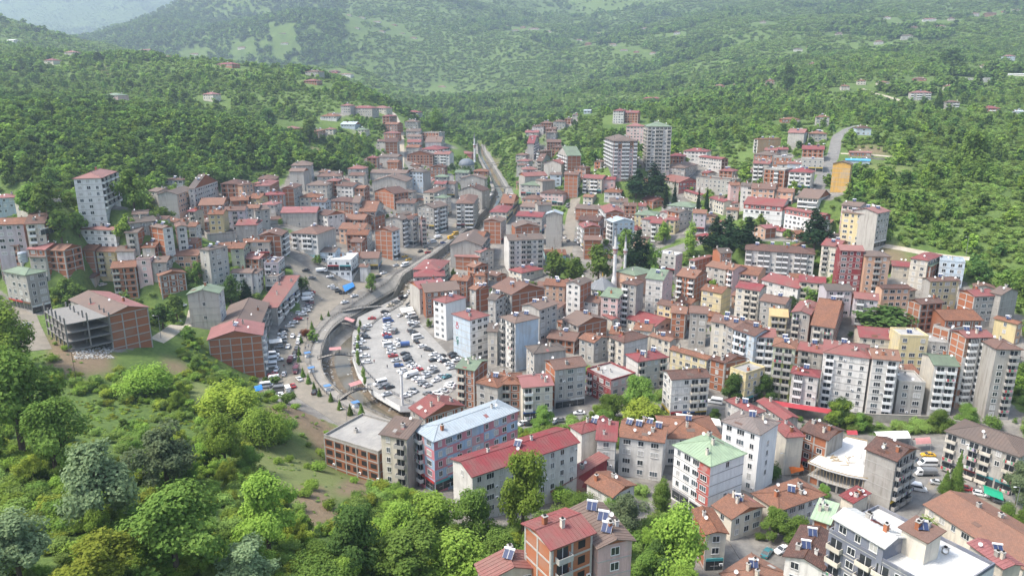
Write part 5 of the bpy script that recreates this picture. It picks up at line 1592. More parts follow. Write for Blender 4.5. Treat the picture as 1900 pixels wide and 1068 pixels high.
def mass(name, items, lod, label):
    if not items: return
    keys = sorted({(t[5], t[6]) for t in items}); c = bpy.data.collections.new(name + '_sprigs'); order = []
    for k in keys:
        for v in range(2):
            o = bpy.data.objects.new('%s_%s_%d' % (k[0], k[1], v), proto(k[0], k[1], lod, v)); c.objects.link(o); order.append((k, v))
    names = sorted(range(len(order)), key=lambda i: '%s_%s_%d' % (order[i][0][0], order[i][0][1], order[i][1])); pos = {order[i]: j for j, i in enumerate(names)}
    me = bpy.data.meshes.new(name); me.vertices.add(len(items)); me.vertices.foreach_set('co', np.array([(t[0], t[1], t[2] - .1) for t in items], np.float32).ravel())
    a = me.attributes.new('pick', 'INT', 'POINT'); a.data.foreach_set('value', np.array([pos[((t[5], t[6]), i % 2)] for i, t in enumerate(items)], np.int32))
    a = me.attributes.new('size', 'FLOAT_VECTOR', 'POINT'); a.data.foreach_set('vector', np.array([(t[3] * t[4], t[3] * t[4], t[3]) for t in items], np.float32).ravel())
    a = me.attributes.new('turn', 'FLOAT_VECTOR', 'POINT'); a.data.foreach_set('vector', np.array([(0, 0, (i * 2.399) % 6.28) for i in range(len(items))], np.float32).ravel())
    o = obj(name, me); ng = bpy.data.node_groups.new(name, 'GeometryNodeTree'); ng.interface.new_socket('Geometry', in_out='INPUT', socket_type='NodeSocketGeometry'); ng.interface.new_socket('Geometry', in_out='OUTPUT', socket_type='NodeSocketGeometry')
    gi = ng.nodes.new('NodeGroupInput'); go = ng.nodes.new('NodeGroupOutput'); ip = ng.nodes.new('GeometryNodeInstanceOnPoints'); ci = ng.nodes.new('GeometryNodeCollectionInfo'); ci.inputs['Collection'].default_value = c; ci.inputs['Separate Children'].default_value = True; ci.inputs['Reset Children'].default_value = True
    def at2(n, t): q = ng.nodes.new('GeometryNodeInputNamedAttribute'); q.data_type = t; q.inputs['Name'].default_value = n; return q.outputs['Attribute']
    ip.inputs['Pick Instance'].default_value = True; L = ng.links.new
    L(gi.outputs[0], ip.inputs['Points']); L(ci.outputs[0], ip.inputs['Instance']); L(at2('pick', 'INT'), ip.inputs['Instance Index']); L(at2('size', 'FLOAT_VECTOR'), ip.inputs['Scale']); L(at2('turn', 'FLOAT_VECTOR'), ip.inputs['Rotation']); L(ip.outputs[0], go.inputs[0])
    md = o.modifiers.new('scatter', 'NODES'); md.node_group = ng; tag(o, label, 'vegetation', kind='stuff')
mass('undergrowth', [t for t in rest if t[1] < 260], 1, 'bright shrubs and bushes covering the overgrown foreground slope')
mass('hazel_terraces', [t for t in rest if 260 <= t[1] < 1000], 2, 'hazel bushes and trees covering the slopes round the town')
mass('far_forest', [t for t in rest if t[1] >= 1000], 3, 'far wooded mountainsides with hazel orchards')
print('veg', len(TREES), len(SCAT), len(rest))
# ---------------------------------------------------------------- vehicles
PAINT = {n: plain('car_' + n, c, .28, 0.0, .6) for n, c in dict(white=(.74, .74, .73), silver=(.46, .47, .48), grey=(.17, .175, .18), black=(.022, .022, .025), red=(.38, .03, .03), blue=(.05, .10, .26), maroon=(.13, .03, .04), yellow=(.62, .36, .03), teal=(.05, .17, .19), beige=(.45, .40, .31)).items()}
TYRE = plain('tyre', (.02, .02, .02), .9); LAMP = plain('lamp_lens', (.75, .75, .70), .2); TAIL = plain('tail_lens', (.35, .02, .02), .25)
def loft(b, secs, mat, close=True):
    for s0, s1 in zip(secs[:-1], secs[1:]):
        n = len(s0)
        for i in range(n): j = (i + 1) % n; b.face([s0[i], s0[j], s1[j], s1[i]], mat)
    if close: b.face(secs[0][::-1], mat); b.face(secs[-1], mat)
def hullsec(x, w, z0, z1): return [(x, -w * .92, z0), (x, -w, z0 + .22), (x, -w, z1 - .16), (x, -w * .9, z1), (x, w * .9, z1), (x, w, z1 - .16), (x, w, z0 + .22), (x, w * .92, z0)]
def car_meshes(kind, col):
    p = PAINT[col]; b = MB(); g = MB()
    if kind in ('sedan', 'hatchback'):
        tail = 2.15 if kind == 'sedan' else 1.95; bx = tail
        loft(b, [hullsec(x, w, .26, z) for x, w, z in ((-2.15, .70, .62), (-2.02, .82, .78), (-1.2, .87, .92), (-.6, .88, .97), (1.3, .88, .99), (bx - .12, .84, .93 if kind == 'sedan' else 1.0), (bx, .74, .70))], p)
        rx0, rx1 = (-.25, .85) if kind == 'sedan' else (-.25, 1.45); bx0, bx1 = -1.0, (1.55 if kind == 'sedan' else 1.88)
        q = lambda x, w, z: [(x, -w, z), (x, w, z)]
        lo = [(bx0, -.80, .95), (bx1, -.78, .97), (bx1, .78, .97), (bx0, .80, .95)]; hi = [(rx0, -.62, 1.42), (rx1, -.62, 1.44), (rx1, .62, 1.44), (rx0, .62, 1.42)]
        for i in range(4): j = (i + 1) % 4; g.face([lo[i], lo[j], hi[j], hi[i]], GLASSD)
        b.face([(x, y, z + .012) for x, y, z in hi], p)
        for i in range(4): b.tube(lo[i], hi[i], .05, .04, p, 4, False)
        for s in (-1, 1): b.tube((.25, s * .80, .95), (.25, s * .63, 1.42), .05, .04, p, 4, False)
        for s in (-.6, .6): b.box((-2.16, s - .16, .60), (.1, 0, 0), (0, .32, 0), (0, 0, .14), LAMP); b.box((bx - .08, s - .18, .68), (.1, 0, 0), (0, .36, 0), (0, 0, .14), TAIL)
        wx = (-1.32, 1.28); wr = .31
    elif kind == 'minibus':
        loft(b, [hullsec(x, w, .3, z) for x, w, z in ((-2.75, .80, .75), (-2.62, .92, 1.02), (-1.95, .96, 1.25), (-1.25, .97, 2.25), (-.9, .97, 2.38), (2.55, .97, 2.38), (2.72, .93, 2.25))], p)
        for s in (-1, 1): g.face([(-1.55, s * .985, 1.30), (2.5, s * .985, 1.30), (2.5, s * .985, 1.92), (-1.2, s * .985, 1.92)][::s], GLASSD)
        g.face([(-1.99, -.82, 1.30), (-1.99, .82, 1.30), (-1.40, .78, 2.10), (-1.40, -.78, 2.10)], GLASSD); g.face([(2.70, -.7, 1.35), (2.70, .7, 1.35), (2.725, .7, 2.0), (2.725, -.7, 2.0)], GLASSD)
        for s in (-.68, .68): b.box((-2.77, s - .16, .70), (.1, 0, 0), (0, .32, 0), (0, 0, .18), LAMP); b.box((2.68, s - .1, .8), (.06, 0, 0), (0, .2, 0), (0, 0, .4), TAIL)
        wx = (-1.75, 1.75); wr = .36
    else:
        loft(b, [hullsec(x, .98, .45, z) for x, z in ((-3.0, 1.1), (-2.9, 1.3), (-2.5, 2.1), (-2.3, 2.2), (-1.3, 2.2), (-1.25, 2.1))], PAINT['white'])
        b.box((-1.15, -1.1, .75), (4.2, 0, 0), (0, 2.2, 0), (0, 0, .15), DARKM); loft(b, [[(x, -1.08, .9), (x, -1.08, 2.0), (x, -.7, 2.45), (x, .7, 2.45), (x, 1.08, 2.0), (x, 1.08, .9)] for x in (-1.1, 3.0)], p)
        g.face([(-2.86, -.85, 1.35), (-2.86, .85, 1.35), (-2.53, .82, 2.05), (-2.53, -.82, 2.05)], GLASSD)
        for s in (-1, 1): g.face([(-2.7, s * .995, 1.35), (-1.5, s * .995, 1.35), (-1.5, s * .995, 1.95), (-2.45, s * .995, 1.95)][::s], GLASSD)
        wx = (-2.1, 1.9); wr = .42
    return b.mesh('body'), g.mesh('glazing'), wx, wr
def wheel_mesh(r):
    b = MB(); b.tube((0, -.1, 0), (0, .1, 0), r, r, TYRE, 10); b.tube((0, -.115, 0), (0, .115, 0), r * .55, r * .55, METALG, 8); return b.mesh('wheel')
CARM = {}; WH = {}; NCAR = {}
def car(p, kind, col, ang, where, z=None):
    k = (kind, col)
    if k not in CARM: CARM[k] = car_meshes(kind, col)
    bm, gm, wx, wr = CARM[k]
    if wr not in WH: WH[wr] = wheel_mesh(wr)
    r = empty({'minibus': 'minibus', 'truck': 'truck'}.get(kind, 'car'), (p[0], p[1], (float(hg(p[0], p[1])) + .13) if z is None else z), ang)
    obj('body', bm, r); obj('glazing', gm, r)
    for x in wx:
        for s in (-1, 1): obj('wheel', WH[wr], r, (x, s * .80, wr - .02))
    noun = {'sedan': 'saloon car', 'hatchback': 'hatchback car', 'minibus': 'minibus', 'truck': 'covered truck'}[kind]
    lab = '%s %s %s' % (col, noun, where); tag(r, lab, {'minibus': 'minibus', 'truck': 'truck'}.get(kind, 'car'), 'vehicles ' + where); return r
KC = {'w': 'white', 's': 'silver', 'g': 'grey', 'k': 'black', 'r': 'red', 'b': 'blue', 'm': 'maroon', 'y': 'yellow', 't': 'teal', 'e': 'beige'}
KT = {'c': 'sedan', 'h': 'hatchback', 'v': 'minibus', 't': 'truck'}
def cars(txt, ox, oy, sc, ang, where, z=None, jit=3):
    for i, t in enumerate(txt.split()):
        q = t.split(','); px, py = ox + float(q[0]) / sc, oy + float(q[1]) / sc; p = at_z(px, py, z) if z is not None else hit(px, py)[0]
        code = q[2] if len(q) > 2 else random.choice(('wc', 'wh', 'wc', 'sh', 'sc', 'wh', 'gc', 'kc', 'gh', 'wc', 'bh')); a = float(q[3]) if len(q) > 3 else ang
        car(p, KT[code[1]], KC[code[0]], R(a + random.uniform(-jit, jit)) + (math.pi if random.random() < .5 else 0), where, z)
PK = dict(ox=640, oy=560, sc=5.338, z=1.07)
cars('268,172,rc 225,245,wc 205,282,gh 180,330 210,362 135,375,wh 125,425 160,400 195,468,gc 195,545,wc 215,605,wh 140,470 120,500', ang=8, where='parked by the tree row of the car park', **PK)
cars('395,105,kc 410,135 420,162 430,200,bv 420,230 420,258 415,290 405,320,wc 415,335,rc 425,358,bh 410,405 435,440,wv 455,470 460,508 478,543,rc 505,590 530,638 568,690', ang=24, where='parked in the long middle row of the car park', **PK)
cars('495,305,gv,80 515,392,wc,75 575,445,bt,15 595,520,kc 612,550,gc 625,580,kc 645,612,gc 665,636,wc 700,655,wc 728,680,rc', ang=26, where='parked in the second middle row of the car park', **PK)
cars('655,740,wt 708,770,wc 745,790,wh 775,820,gc 820,838,sc 805,715,sc 812,745,sh 865,660,wc 890,698,gc 905,785,wc 955,745,sc 1008,750,tc', ang=44, where='parked in the lower block of the car park', **PK)
cars('545,142,wc,70 650,150,wv 672,182,gv 660,208 665,236 702,250,gc 655,292 685,318,kc 722,362,wv 708,402,kc,120 768,448,wh 830,482,kc,-20 880,530,wh 880,585,kc 922,562,wc 965,585,wc 992,592,kc 1032,622,wc 1058,662,sc 1060,525,kc 1082,552,kc 1108,582,wc 955,545,kc 700,215 625,60,gc 640,30,kc', ang=30, where='parked along the building side of the car park', **PK)
cars('350,820,wv 375,850,gh 412,925,sc 440,855,kc 600,942,wc,30 650,915,wc 680,885,gc,-30 822,918,gc,-25 920,915,wc,-28 975,888,sc,-28 1032,848,wc,-28 1045,822,wc,-28 450,45,ec 490,20,gc', ang=35, where='parked near the ramp end of the car park', **PK)
ST = dict(ox=470, oy=540, sc=5.34)
cars('575,25,rc 545,55,wt 540,100,wt 560,130,mc 545,152,gc 542,178,sc 525,205,wc 490,240,wc 458,225,wh 445,285,rc 400,320,wc 360,358,sc 300,398,kc 290,432,wh 285,472,wc 285,512,gc 255,560,sh', ang=22, where='parked along the shopfronts of the riverside street', **ST)
cars('210,605,gc 195,650,wv 172,702,wv 170,755,wv 250,690,wh 190,835,rc 190,890,wv 140,952,wv 215,955,kc 235,992,gv 255,1040,wh 300,1052,wc', ang=20, where='parked beside the brick block on the riverside street', **ST)
cars('390,455,wc 345,560,wc 305,832,wh 230,790,wh 340,990,wv,115 395,950,rc,120 455,882,wc,125', ang=98, where='driving down the riverside street', **ST)
cars('470,430,sc 455,478,wh 445,518,wc 430,572,gc 412,622,kc 405,668,gh 370,702,mt 415,752,mc 425,802,mv 605,1012,kc', ang=96, where='parked beside the street trees of the riverside street', **ST)
UP = dict(ox=440, oy=380, sc=3.956)
cars('860,675,wc 790,722,wc 1230,452,wv 1165,452,sc 1072,508,wc 1035,532,kc 1258,408,yc 1232,385,yc 1345,348,kc 1382,315,gc 1415,328,gc 1392,290,wh 1440,278,wv 1475,248,wt 1570,250,yv 1600,222,yv 1400,355,rc 1510,285,bh', ang=48, where='on the riverside street above the plaza', **UP)
cars('620,495,wt 640,488,gc 505,488,kc 550,542,gc 682,532,wc 715,620,sc 745,642,kc 775,655,kc 690,605,wh 510,638,gc 545,650,rc 365,460,gc', ang=25, where='standing round the white plaza building', **UP)
cars('1220,692,kv 1250,672,wc 1275,642,wh 1172,718,gc 1130,742,ec', ang=45, where='parked on the lane between river and bazaar', **UP)
RS = dict(ox=1660, oy=820, sc=7.63)
cars('470,205,yc,-5 460,335,wv,0 430,470,gt,0 610,600,sc,-20 300,680,wv,-22 980,680,rc,-24 1210,760,wh,-26 1500,860,gc,-26', ang=0, where='on the shop street by the grey shop block', jit=2, **RS)
cars('360,900,wc,40 410,905,kc 525,905,wc 590,885,wc,60 770,825,wc 640,880,gc 1765,745,wv,-20', 880, 560, 3.956, 5, 'on the lower street behind the red-roofed block')
cars('190,338,wc,95 70,318,kc,95 1300,315,sc,60 1340,195,wc 760,40,wh', 0, 520, 3.956, 60, 'on the lanes of the brick slope')
cars('640,790,tc,50 715,775,wc,30', 1180, 730, 2.639, 40, 'parked in the cottage lane by the twin solar roof')
cars('745,268,wc 665,248,wc 600,272,wc 690,270,gc 745,60,wc 690,20,gc', 880, 380, 3.956, 70, 'on the side street beside the slate gable block')
cars('690,790,gc 680,805,kc 130,720,wc 170,740,gc 890,545,wc 930,530,wc 960,520,wh 1210,450,wc 570,760,wh', 880, 180, 3.956, 60, 'on the streets of the far bank')
cars('560,575,wc 585,560,gc 430,630,gc 640,300,wc', 1340, 180, 3.391, 60, 'on the hill road below the mustard block')
# ---------------------------------------------------------------- mosque, minarets
LEAD = plain('lead_roof', (.17, .18, .19), .6); LEADB = plain('blue_lead', (.15, .17, .195), .6); MINW = plain('minaret_stone', (.62, .615, .60), .8); RUST = plain('minaret_red', (.33, .14, .12), .8)
def minaret(px, pyb, H, label, dep=None, z=None):
    p, d = hit(px, pyb); 
    if dep: p = at_depth(px, pyb, dep)
    p[2] = float(hg(p[0], p[1])); r = empty('minaret', tuple(p)); k = H / 36.0; r.scale = (.8, .8, 1)
    b = MB(); b.lathe((0, 0, -1), [(1.9 * k, 0), (1.9 * k, 7 * k), (1.25 * k, 9.5 * k), (1.15 * k, 22 * k)], MINW, 12); b.build('shaft', r)
    b = MB(); b.lathe((0, 0, 0), [(1.15 * k, 20.5 * k), (1.5 * k, 22.0 * k), (1.95 * k, 23.3 * k)], RUST, 12); b.lathe((0, 0, 0), [(1.95 * k, 23.3 * k), (2.0 * k, 24.4 * k), (1.85 * k, 24.4 * k), (1.8 * k, 23.5 * k), (.9 * k, 23.5 * k)], MINW, 12)
    for i in range(12): a = i * math.pi / 6; b.box((1.3 * k * math.cos(a), 1.3 * k * math.sin(a), 21.0 * k), (.3 * k * math.cos(a), .3 * k * math.sin(a), 0), (-.22 * math.sin(a), .22 * math.cos(a), 0), (0, 0, 2.3 * k), MINW)
    b.build('balcony', r); b = MB(); b.lathe((0, 0, 0), [(.95 * k, 23.5 * k), (.9 * k, 29.5 * k), (1.05 * k, 29.8 * k)], MINW, 12); b.build('upper_shaft', r)
    b = MB(); b.lathe((0, 0, 0), [(1.08 * k, 29.8 * k), (.5 * k, 32.8 * k), (.08 * k, 35.6 * k), (.03, 36.4 * k)], LEAD, 12); b.build('spire', r); return tag(r, label, 'minaret')
minaret(1139, 540, 37, 'taller white minaret with a red-striped balcony beside the mosque'); minaret(1158, 525, 29, 'shorter white minaret with a red-striped balcony behind the peach hall'); minaret(881, 314, 40, 'lone white minaret beside the river in the upper town')
def mosque(px, py, rad, hh, label, dome):
    p, d = hit(px, py); r = empty('mosque', tuple(p)); n = 8 if not dome else 24
    b = MB(); b.lathe((0, 0, -2), [(rad, 0), (rad, hh + 2)], MATS['wall_c'], 8); b.build('wall', r); b = MB()
    if dome: b.lathe((0, 0, hh), [(rad * 1.05, 0), (rad * 1.05, .4)] + [(rad * math.cos(t), .4 + rad * .75 * math.sin(t)) for t in np.linspace(0, 1.57, 9)], LEADB, n)
    else:
        b.lathe((0, 0, hh), [(rad * 1.12, -.3), (rad * 1.12, 0), (rad * .55, rad * .42), (.3, rad * .72), (.0, rad * .74)], LEAD, 8)
        for i in range(8): a = i * math.pi / 4; b.tube((rad * 1.12 * math.cos(a), rad * 1.12 * math.sin(a), hh), (.2 * math.cos(a), .2 * math.sin(a), hh + rad * .74), .12, .12, METALG, 4, False)
    b.build('roof', r); b = MB(); b.lathe((0, 0, hh + rad * .72), [(.12, 0), (.12, 1), (.35, 1.3), (.12, 1.6), (.25, 2.0), (.04, 2.8)], PAINT['yellow'], 8); b.build('finial', r)
    for i in range(8):
        a = (i + .5) * math.pi / 4; q = MB(); c_, s_ = math.cos(a), math.sin(a); rr = rad * math.cos(math.pi / 8) + .03
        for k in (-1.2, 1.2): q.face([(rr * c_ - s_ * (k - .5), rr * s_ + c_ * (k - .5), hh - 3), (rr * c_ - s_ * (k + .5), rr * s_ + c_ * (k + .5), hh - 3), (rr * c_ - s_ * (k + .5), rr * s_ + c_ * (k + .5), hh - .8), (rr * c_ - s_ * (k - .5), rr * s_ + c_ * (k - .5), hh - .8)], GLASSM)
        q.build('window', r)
    return tag(r, label, 'mosque')
mosque(1117, 550, 7.2, 5.5, 'mosque with a grey faceted tent roof beside the peach hall', False); mosque(866, 318, 8.5, 7.0, 'domed mosque with a blue-grey dome by the lone minaret', True)
# ---------------------------------------------------------------- unfinished structures
OLDC = plain('weathered_concrete', (.21, .20, .185), .95)
def skeleton(A, B, C, nf, label):
    up = nf * 3.1; Bw, D = hit(*B, up); e1, e2, a, b, _ = fit(A, B, C, Bw); zt = Bw[2]; P = lambda s, t: V3(Bw[:2] + e1 * s + e2 * t, 0)
    o = np.array([Bw[0], Bw[1], zt - up - 1.5]); r = empty('unfinished_building', tuple(o)); na, nb = max(2, int(a / 4.5)), max(2, int(b / 4.5))
    cm = MB(); cm.box((-.22, -.22, 0), (.44, 0, 0), (0, .44, 0), (0, 0, 3.1), OLDC); cme = cm.mesh('column')
    for k in range(nf + 1):
        z = zt - o[2] - k * 3.1; s = MB(); s.box(P(-.2, -.2) - V3(o[:2], 0) + (0, 0, z - .3), V3(e1 * (a + .4), 0), V3(e2 * (b + .4), 0), (0, 0, .3), OLDC); s.build('slab', r)
        for i in range(na + 1):
            for j in range(nb + 1):
                if k == 0 and random.random() < .15: continue
                q = P(a * i / na, b * j / nb) - V3(o[:2], 0); c = obj('column', cme, r, (q[0], q[1], z if k == 0 else z), math.atan2(e1[1], e1[0])); c.scale = (1, 1, random.uniform(.35, 1.0) if k == 0 else 1)
    return tag(r, label, 'building')
skeleton((82, 578), (120, 602), (203, 590), 3, 'bare concrete skeleton with column stubs beside the brick hall')
def construction():
    pp = [(848, 335), (1030, 215), (1130, 237), (1118, 348), (1255, 396), (1215, 415), (1165, 422), (1040, 400), (940, 372)]; zt = 8.2; W = [at_z(1180 + x / 2.639, 730 + y / 2.639, zt) for x, y in pp]
    c = np.mean(W, 0); o = np.array([c[0], c[1], 0.]); r = empty('construction_site', (c[0], c[1], float(hg(c[0], c[1])))); zb = float(hg(c[0], c[1])); n = len(W); NEW = plain('fresh_concrete', (.62, .61, .585), .9); TIMB = plain('timber', (.42, .31, .17), .85)
    L = [w - o for w in W]
    def slab(z, th, m, k=1.0):
        s = MB(); top = [(q[0] * k, q[1] * k, z - zb) for q in L]; bot = [(x, y, t - th) for x, y, t in top]
        ar = sum(top[i][0] * top[(i + 1) % n][1] - top[(i + 1) % n][0] * top[i][1] for i in range(n)); 
        if ar < 0: top, bot = top[::-1], bot[::-1]
        s.face(top, m); s.face(bot[::-1], m)
        for i in range(n): j = (i + 1) % n; s.face([bot[i], bot[j], top[j], top[i]], m)
        s.build('slab', r)
    slab(zt, .3, NEW, 1.03); slab(4.3, .3, CONC); slab(zb - .2 + .5, .6, CONC)
    for i in range(n):
        a, b2 = L[i], L[(i + 1) % n]; m = int(np.hypot(*(b2 - a)[:2]) / 3.5) + 1
        for j in range(m):
            q = a + (b2 - a) * j / m; s = MB(); s.box((q[0] * .96 - .2, q[1] * .96 - .2, 0), (.4, 0, 0), (0, .4, 0), (0, 0, 4.0 - zb), CONC); s.build('column', r)
            q2 = a + (b2 - a) * (j + 1) / m; w = MB(); w.face([(q[0] * .94, q[1] * .94, 0), (q2[0] * .94, q2[1] * .94, 0), (q2[0] * .94, q2[1] * .94, 4 - zb), (q[0] * .94, q[1] * .94, 4 - zb)], MATS['wall_B'] if (i + j) % 3 == 0 else GLASSD); w.build('infill_panel', r)
            for k in range(3): q3 = q + (q2 - q) * (k + .3) / 3; s = MB(); s.tube((q3[0] * .98, q3[1] * .98, 4.3 - zb), (q3[0] * 1.0, q3[1] * 1.0, zt - .3 - zb), .06, .06, TIMB, 5); s.build('prop', r)
        s = MB(); s.box(a * 1.03 + (0, 0, zt - zb - .05 - a[2]), (b2 - a) * 1.03, (0, 0, .25), np.array([-(b2 - a)[1], (b2 - a)[0], 0]) / np.hypot(*(b2 - a)[:2]) * .06, TIMB); s.build('formwork_board', r)
    for k in range(14): a = random.uniform(0, 3); s = MB(); x, y = random.uniform(-7, -1), random.uniform(-1, 4.5); s.box((x, y, zt - zb + .02 + k * .012), (3 * math.cos(a), 3 * math.sin(a), 0), (-.2 * math.sin(a), .2 * math.cos(a), 0), (0, 0, .06), TIMB); s.build('plank', r)
    for x, y in ((-2, 1), (1.5, -.5), (2.5, 3), (4, -3.0)):
        s = MB(); 
        for dx, dy in ((0, 0), (.4, 0), (0, .4), (.4, .4)): s.tube((x + dx, y + dy, zt - zb), (x + dx + .05, y + dy, zt - zb + 1.9), .03, .03, DARKM, 4)
        s.build('rebar_cage', r)
    tag(r, 'building site with a fresh pale slab, timber props and rebar cages', 'building site')
construction()
# slate blue block with white roofs
mb = make_building((1538, 982), (1756, 1109), (1845, 1048), 7, 'f', 'w', 'Dl', 'Wx', ['S0', 'd122']); mb.tile = 'lower right'
for A, B, C, rt, rc, wa, wbb, dd in (((1541, 959), (1642, 1018), (1687, 999), 'g', 'w', 'Dw', 'Dx', 130.0), ((1667, 974), (1722, 1008), (1755, 990), 's', 'b', 'cx', 'cx', 128.5)):
    pb = make_building(A, B, C, 1, rt, rc, wa, wbb, ['d%g' % dd, 'S%d' % (1 if rt == 's' else 0)]); BLD.pop(); pb.root.name = 'penthouse'
    w_ = Vector(pb.root.location) - Vector(mb.root.location); pb.root.parent = mb.root; pb.root.location = w_; print('PENT', w_, pb.zt, mb.zt, pb.a, pb.b, pb.c, mb.c, mb.a, mb.b)
# ---------------------------------------------------------------- shopfronts on the streets
SIGN = [plain('fascia_' + n, c, .5) for n, c in dict(red=(.36, .04, .04), blue=(.05, .12, .34), white=(.6, .6, .58), teal=(.06, .28, .30), grey=(.22, .22, .23), yellow=(.5, .36, .05), brown=(.16, .09, .06)).items()]
for b in BLD:
    if b.nf < 3 or b.D > 620: continue
    near_road = min(dist_line(np.array(b.c[0]), np.array(b.c[1]), P)[0] - w / 2 for P, w in ROADS)
    if near_road > max(b.a, b.b) / 2 + 7: continue
    rnd = random.Random(int(b.c[0] * 31)); cr = b.corners
    for p, q, wc in ((cr[1], cr[0], b.wa), (cr[0], cr[3], b.wb)):
        if wc[1] == 'x' or wc[0] == 'B': continue
        d = q - p; L = np.hypot(*d); d = d / L; nn = np.array([d[1], -d[0]]); g = max(float(hg(*p)), float(hg(*q)), float(hg(*((p + q) / 2)))) + .05; n = max(1, int(L / 4.5))
        for j in range(n):
            o = p + d * (L * j / n + .25); w = L / n - .5; m = MB()
            m.box(b.loc(o + nn * .012, g), V3(d * w, 0), V3(nn * .10, 0), (0, 0, 2.3), GLASSD); m.box(b.loc(o + nn * .012, g + 2.35), V3(d * w, 0), V3(nn * .22, 0), (0, 0, .65), rnd.choice(SIGN)); m.box(b.loc(o + d * (w * .5 - .05) + nn * .11, g), V3(d * .1, 0), V3(nn * .06, 0), (0, 0, 2.3), METALG)
            m.build('shopfront', b.root)
def emblem(bx, by, face, s, z, polys):
    b = min(BLD, key=lambda q: (q.px[0] - bx) ** 2 + (q.px[1] - by) ** 2); cr = b.corners; p, q = (cr[1], cr[0]) if face == 0 else (cr[0], cr[3]); d = q - p; L = np.hypot(*d); d = d / L; nn = np.array([d[1], -d[0]]); m = MB()
    for k, (pts, mat) in enumerate(polys):
        for (x0, z0), (x1, z1) in zip(pts[:-1], pts[1:]):
            a = b.loc(p + d * (L * s + x0) + nn * (.03 + .004 * k), b.zt + z + z0); e = b.loc(p + d * (L * s + x1) + nn * (.03 + .004 * k), b.zt + z + z1); m.tube(a, e, .16, .16, mat, 4)
    m.build('painted_emblem', b.root)
arc = lambda cx, cz, r, a0, a1, n=8: [(cx + r * math.cos(R(a0 + (a1 - a0) * i / n)), cz + r * math.sin(R(a0 + (a1 - a0) * i / n))) for i in range(n + 1)]
RD, GN = plain('emblem_red', (.5, .04, .05), .6), plain('emblem_green', (.02, .16, .11), .6)
emblem(871.7, 594.4, 0, .25, -5.0, [(arc(0, 0, .9, 0, 360), RD), (arc(0, 1.5, .5, 0, 360), RD), ([(0, -1.8), (0, -4.2), (.6, -4.2)], WHITE), (arc(0, -5.6, .8, 30, 330), GN), ([(-.8, -7), (.9, -6.6)], GN), (arc(.2, -7.8, .5, 0, 300), GN)])
emblem(213.6, 427, 1, .45, .9, [(arc(0, .55, .5, -80, 130), RD), (arc(0, -.45, .55, -130, 80), RD), ([(-.9, -1.6), (.7, -1.1)], RD)])
# ---------------------------------------------------------------- poles, awnings, tents, tank, people
def pole(px, py, H, label, kind='lamp_post'):
    p, d = hit(px, py); r = empty(kind, tuple(p)); b = MB(); b.tube((0, 0, -.2), (0, 0, H), .11, .07, METALG if kind != 'utility_pole' else BARK, 7); b.build('pole', r)
    if kind == 'lamp_post': b = MB(); b.tube((0, 0, H), (-1.4, -.4, H + .3), .05, .05, METALG, 5); b.box((-2.0, -.55, H + .22), (.7, 0, 0), (0, .3, 0), (0, 0, .12), WHITE); b.build('lamp_head', r)
    else: b = MB(); b.box((-1.2, -.06, H - .8), (2.4, 0, 0), (0, .12, 0), (0, 0, .12), BARK); b.build('cross_arm', r)
    return tag(r, label, kind.replace('_', ' '))
pole(143, 716, 12.5, 'bare wooden utility pole on the dirt slope below the rubble', 'utility_pole'); pole(299, 628, 9, 'lamp post beside the lane to the white gable-end block'); pole(1792, 475, 10, 'grey lamp post on the dark hazel slope')
pole(1608, 968, 8, 'lamp post in front of the building site'); pole(1880, 965, 10, 'tall lamp post on the shop street'); pole(572, 622, 8, 'lamp post at the bend of the riverside street'); pole(637, 555, 8, 'lamp post on the plaza'); pole(1455, 880, 7, 'lamp post beside the orange tarpaulin'); pole(356, 628, 7, 'wooden pole by the white gable-end block', 'utility_pole')
for i, (px, py) in enumerate(((585, 700), (597, 655), (612, 715))): tag(pole(px, py, 5, 'x'), 'slim lamp post on the promenade', 'lamp post', 'slim lamp posts on the promenade')
for ri, (P, w) in enumerate(ROADS[:13]):
    Q, _ = resample(np.c_[P, np.zeros(len(P))], np.zeros(len(P)), 27.0)
    if len(Q) < 4: continue
    Tq = np.gradient(Q[:, :2], axis=0); Tq /= np.hypot(Tq[:, 0], Tq[:, 1])[:, None]
    for i in range(1, len(Q) - 1):
        q = Q[i, :2] + np.array([-Tq[i][1], Tq[i][0]]) * (w / 2 + .6) * (1 if i % 2 else -1)
        if np.hypot(*q) > 700: continue
        uu, vv, _d = project(q[0], q[1], float(hg(*q))); tag(pole(float(uu), float(vv), 7.5, 'x'), 'slim street lamp on the kerb of a town street', 'lamp post', 'slim street lamps along the town streets')
p = at_z(747, 756, 0); r = empty('column_mast', tuple(p)); b = MB(); b.tube((0, 0, -.2), (0, 0, 13), .55, .45, WHITE, 12); b.build('shaft', r); b = MB(); b.lathe((0, 0, 13), [(.5, 0), (.8, .5), (.5, 1.1), (0, 1.2)], WHITE, 10); b.build('cap', r); tag(r, 'thick white mast at the ramp end of the car park', 'mast')
ORANGE = plain('tarp_orange', (.55, .14, .03), .6); GREENT = plain('tarp_green', (.01, .26, .14), .6); BLUET = plain('tarp_blue', (.04, .20, .52), .5); TENT = plain('tent_white', (.68, .67, .62), .7); REDT = plain('canopy_red', (.36, .05, .06), .6)
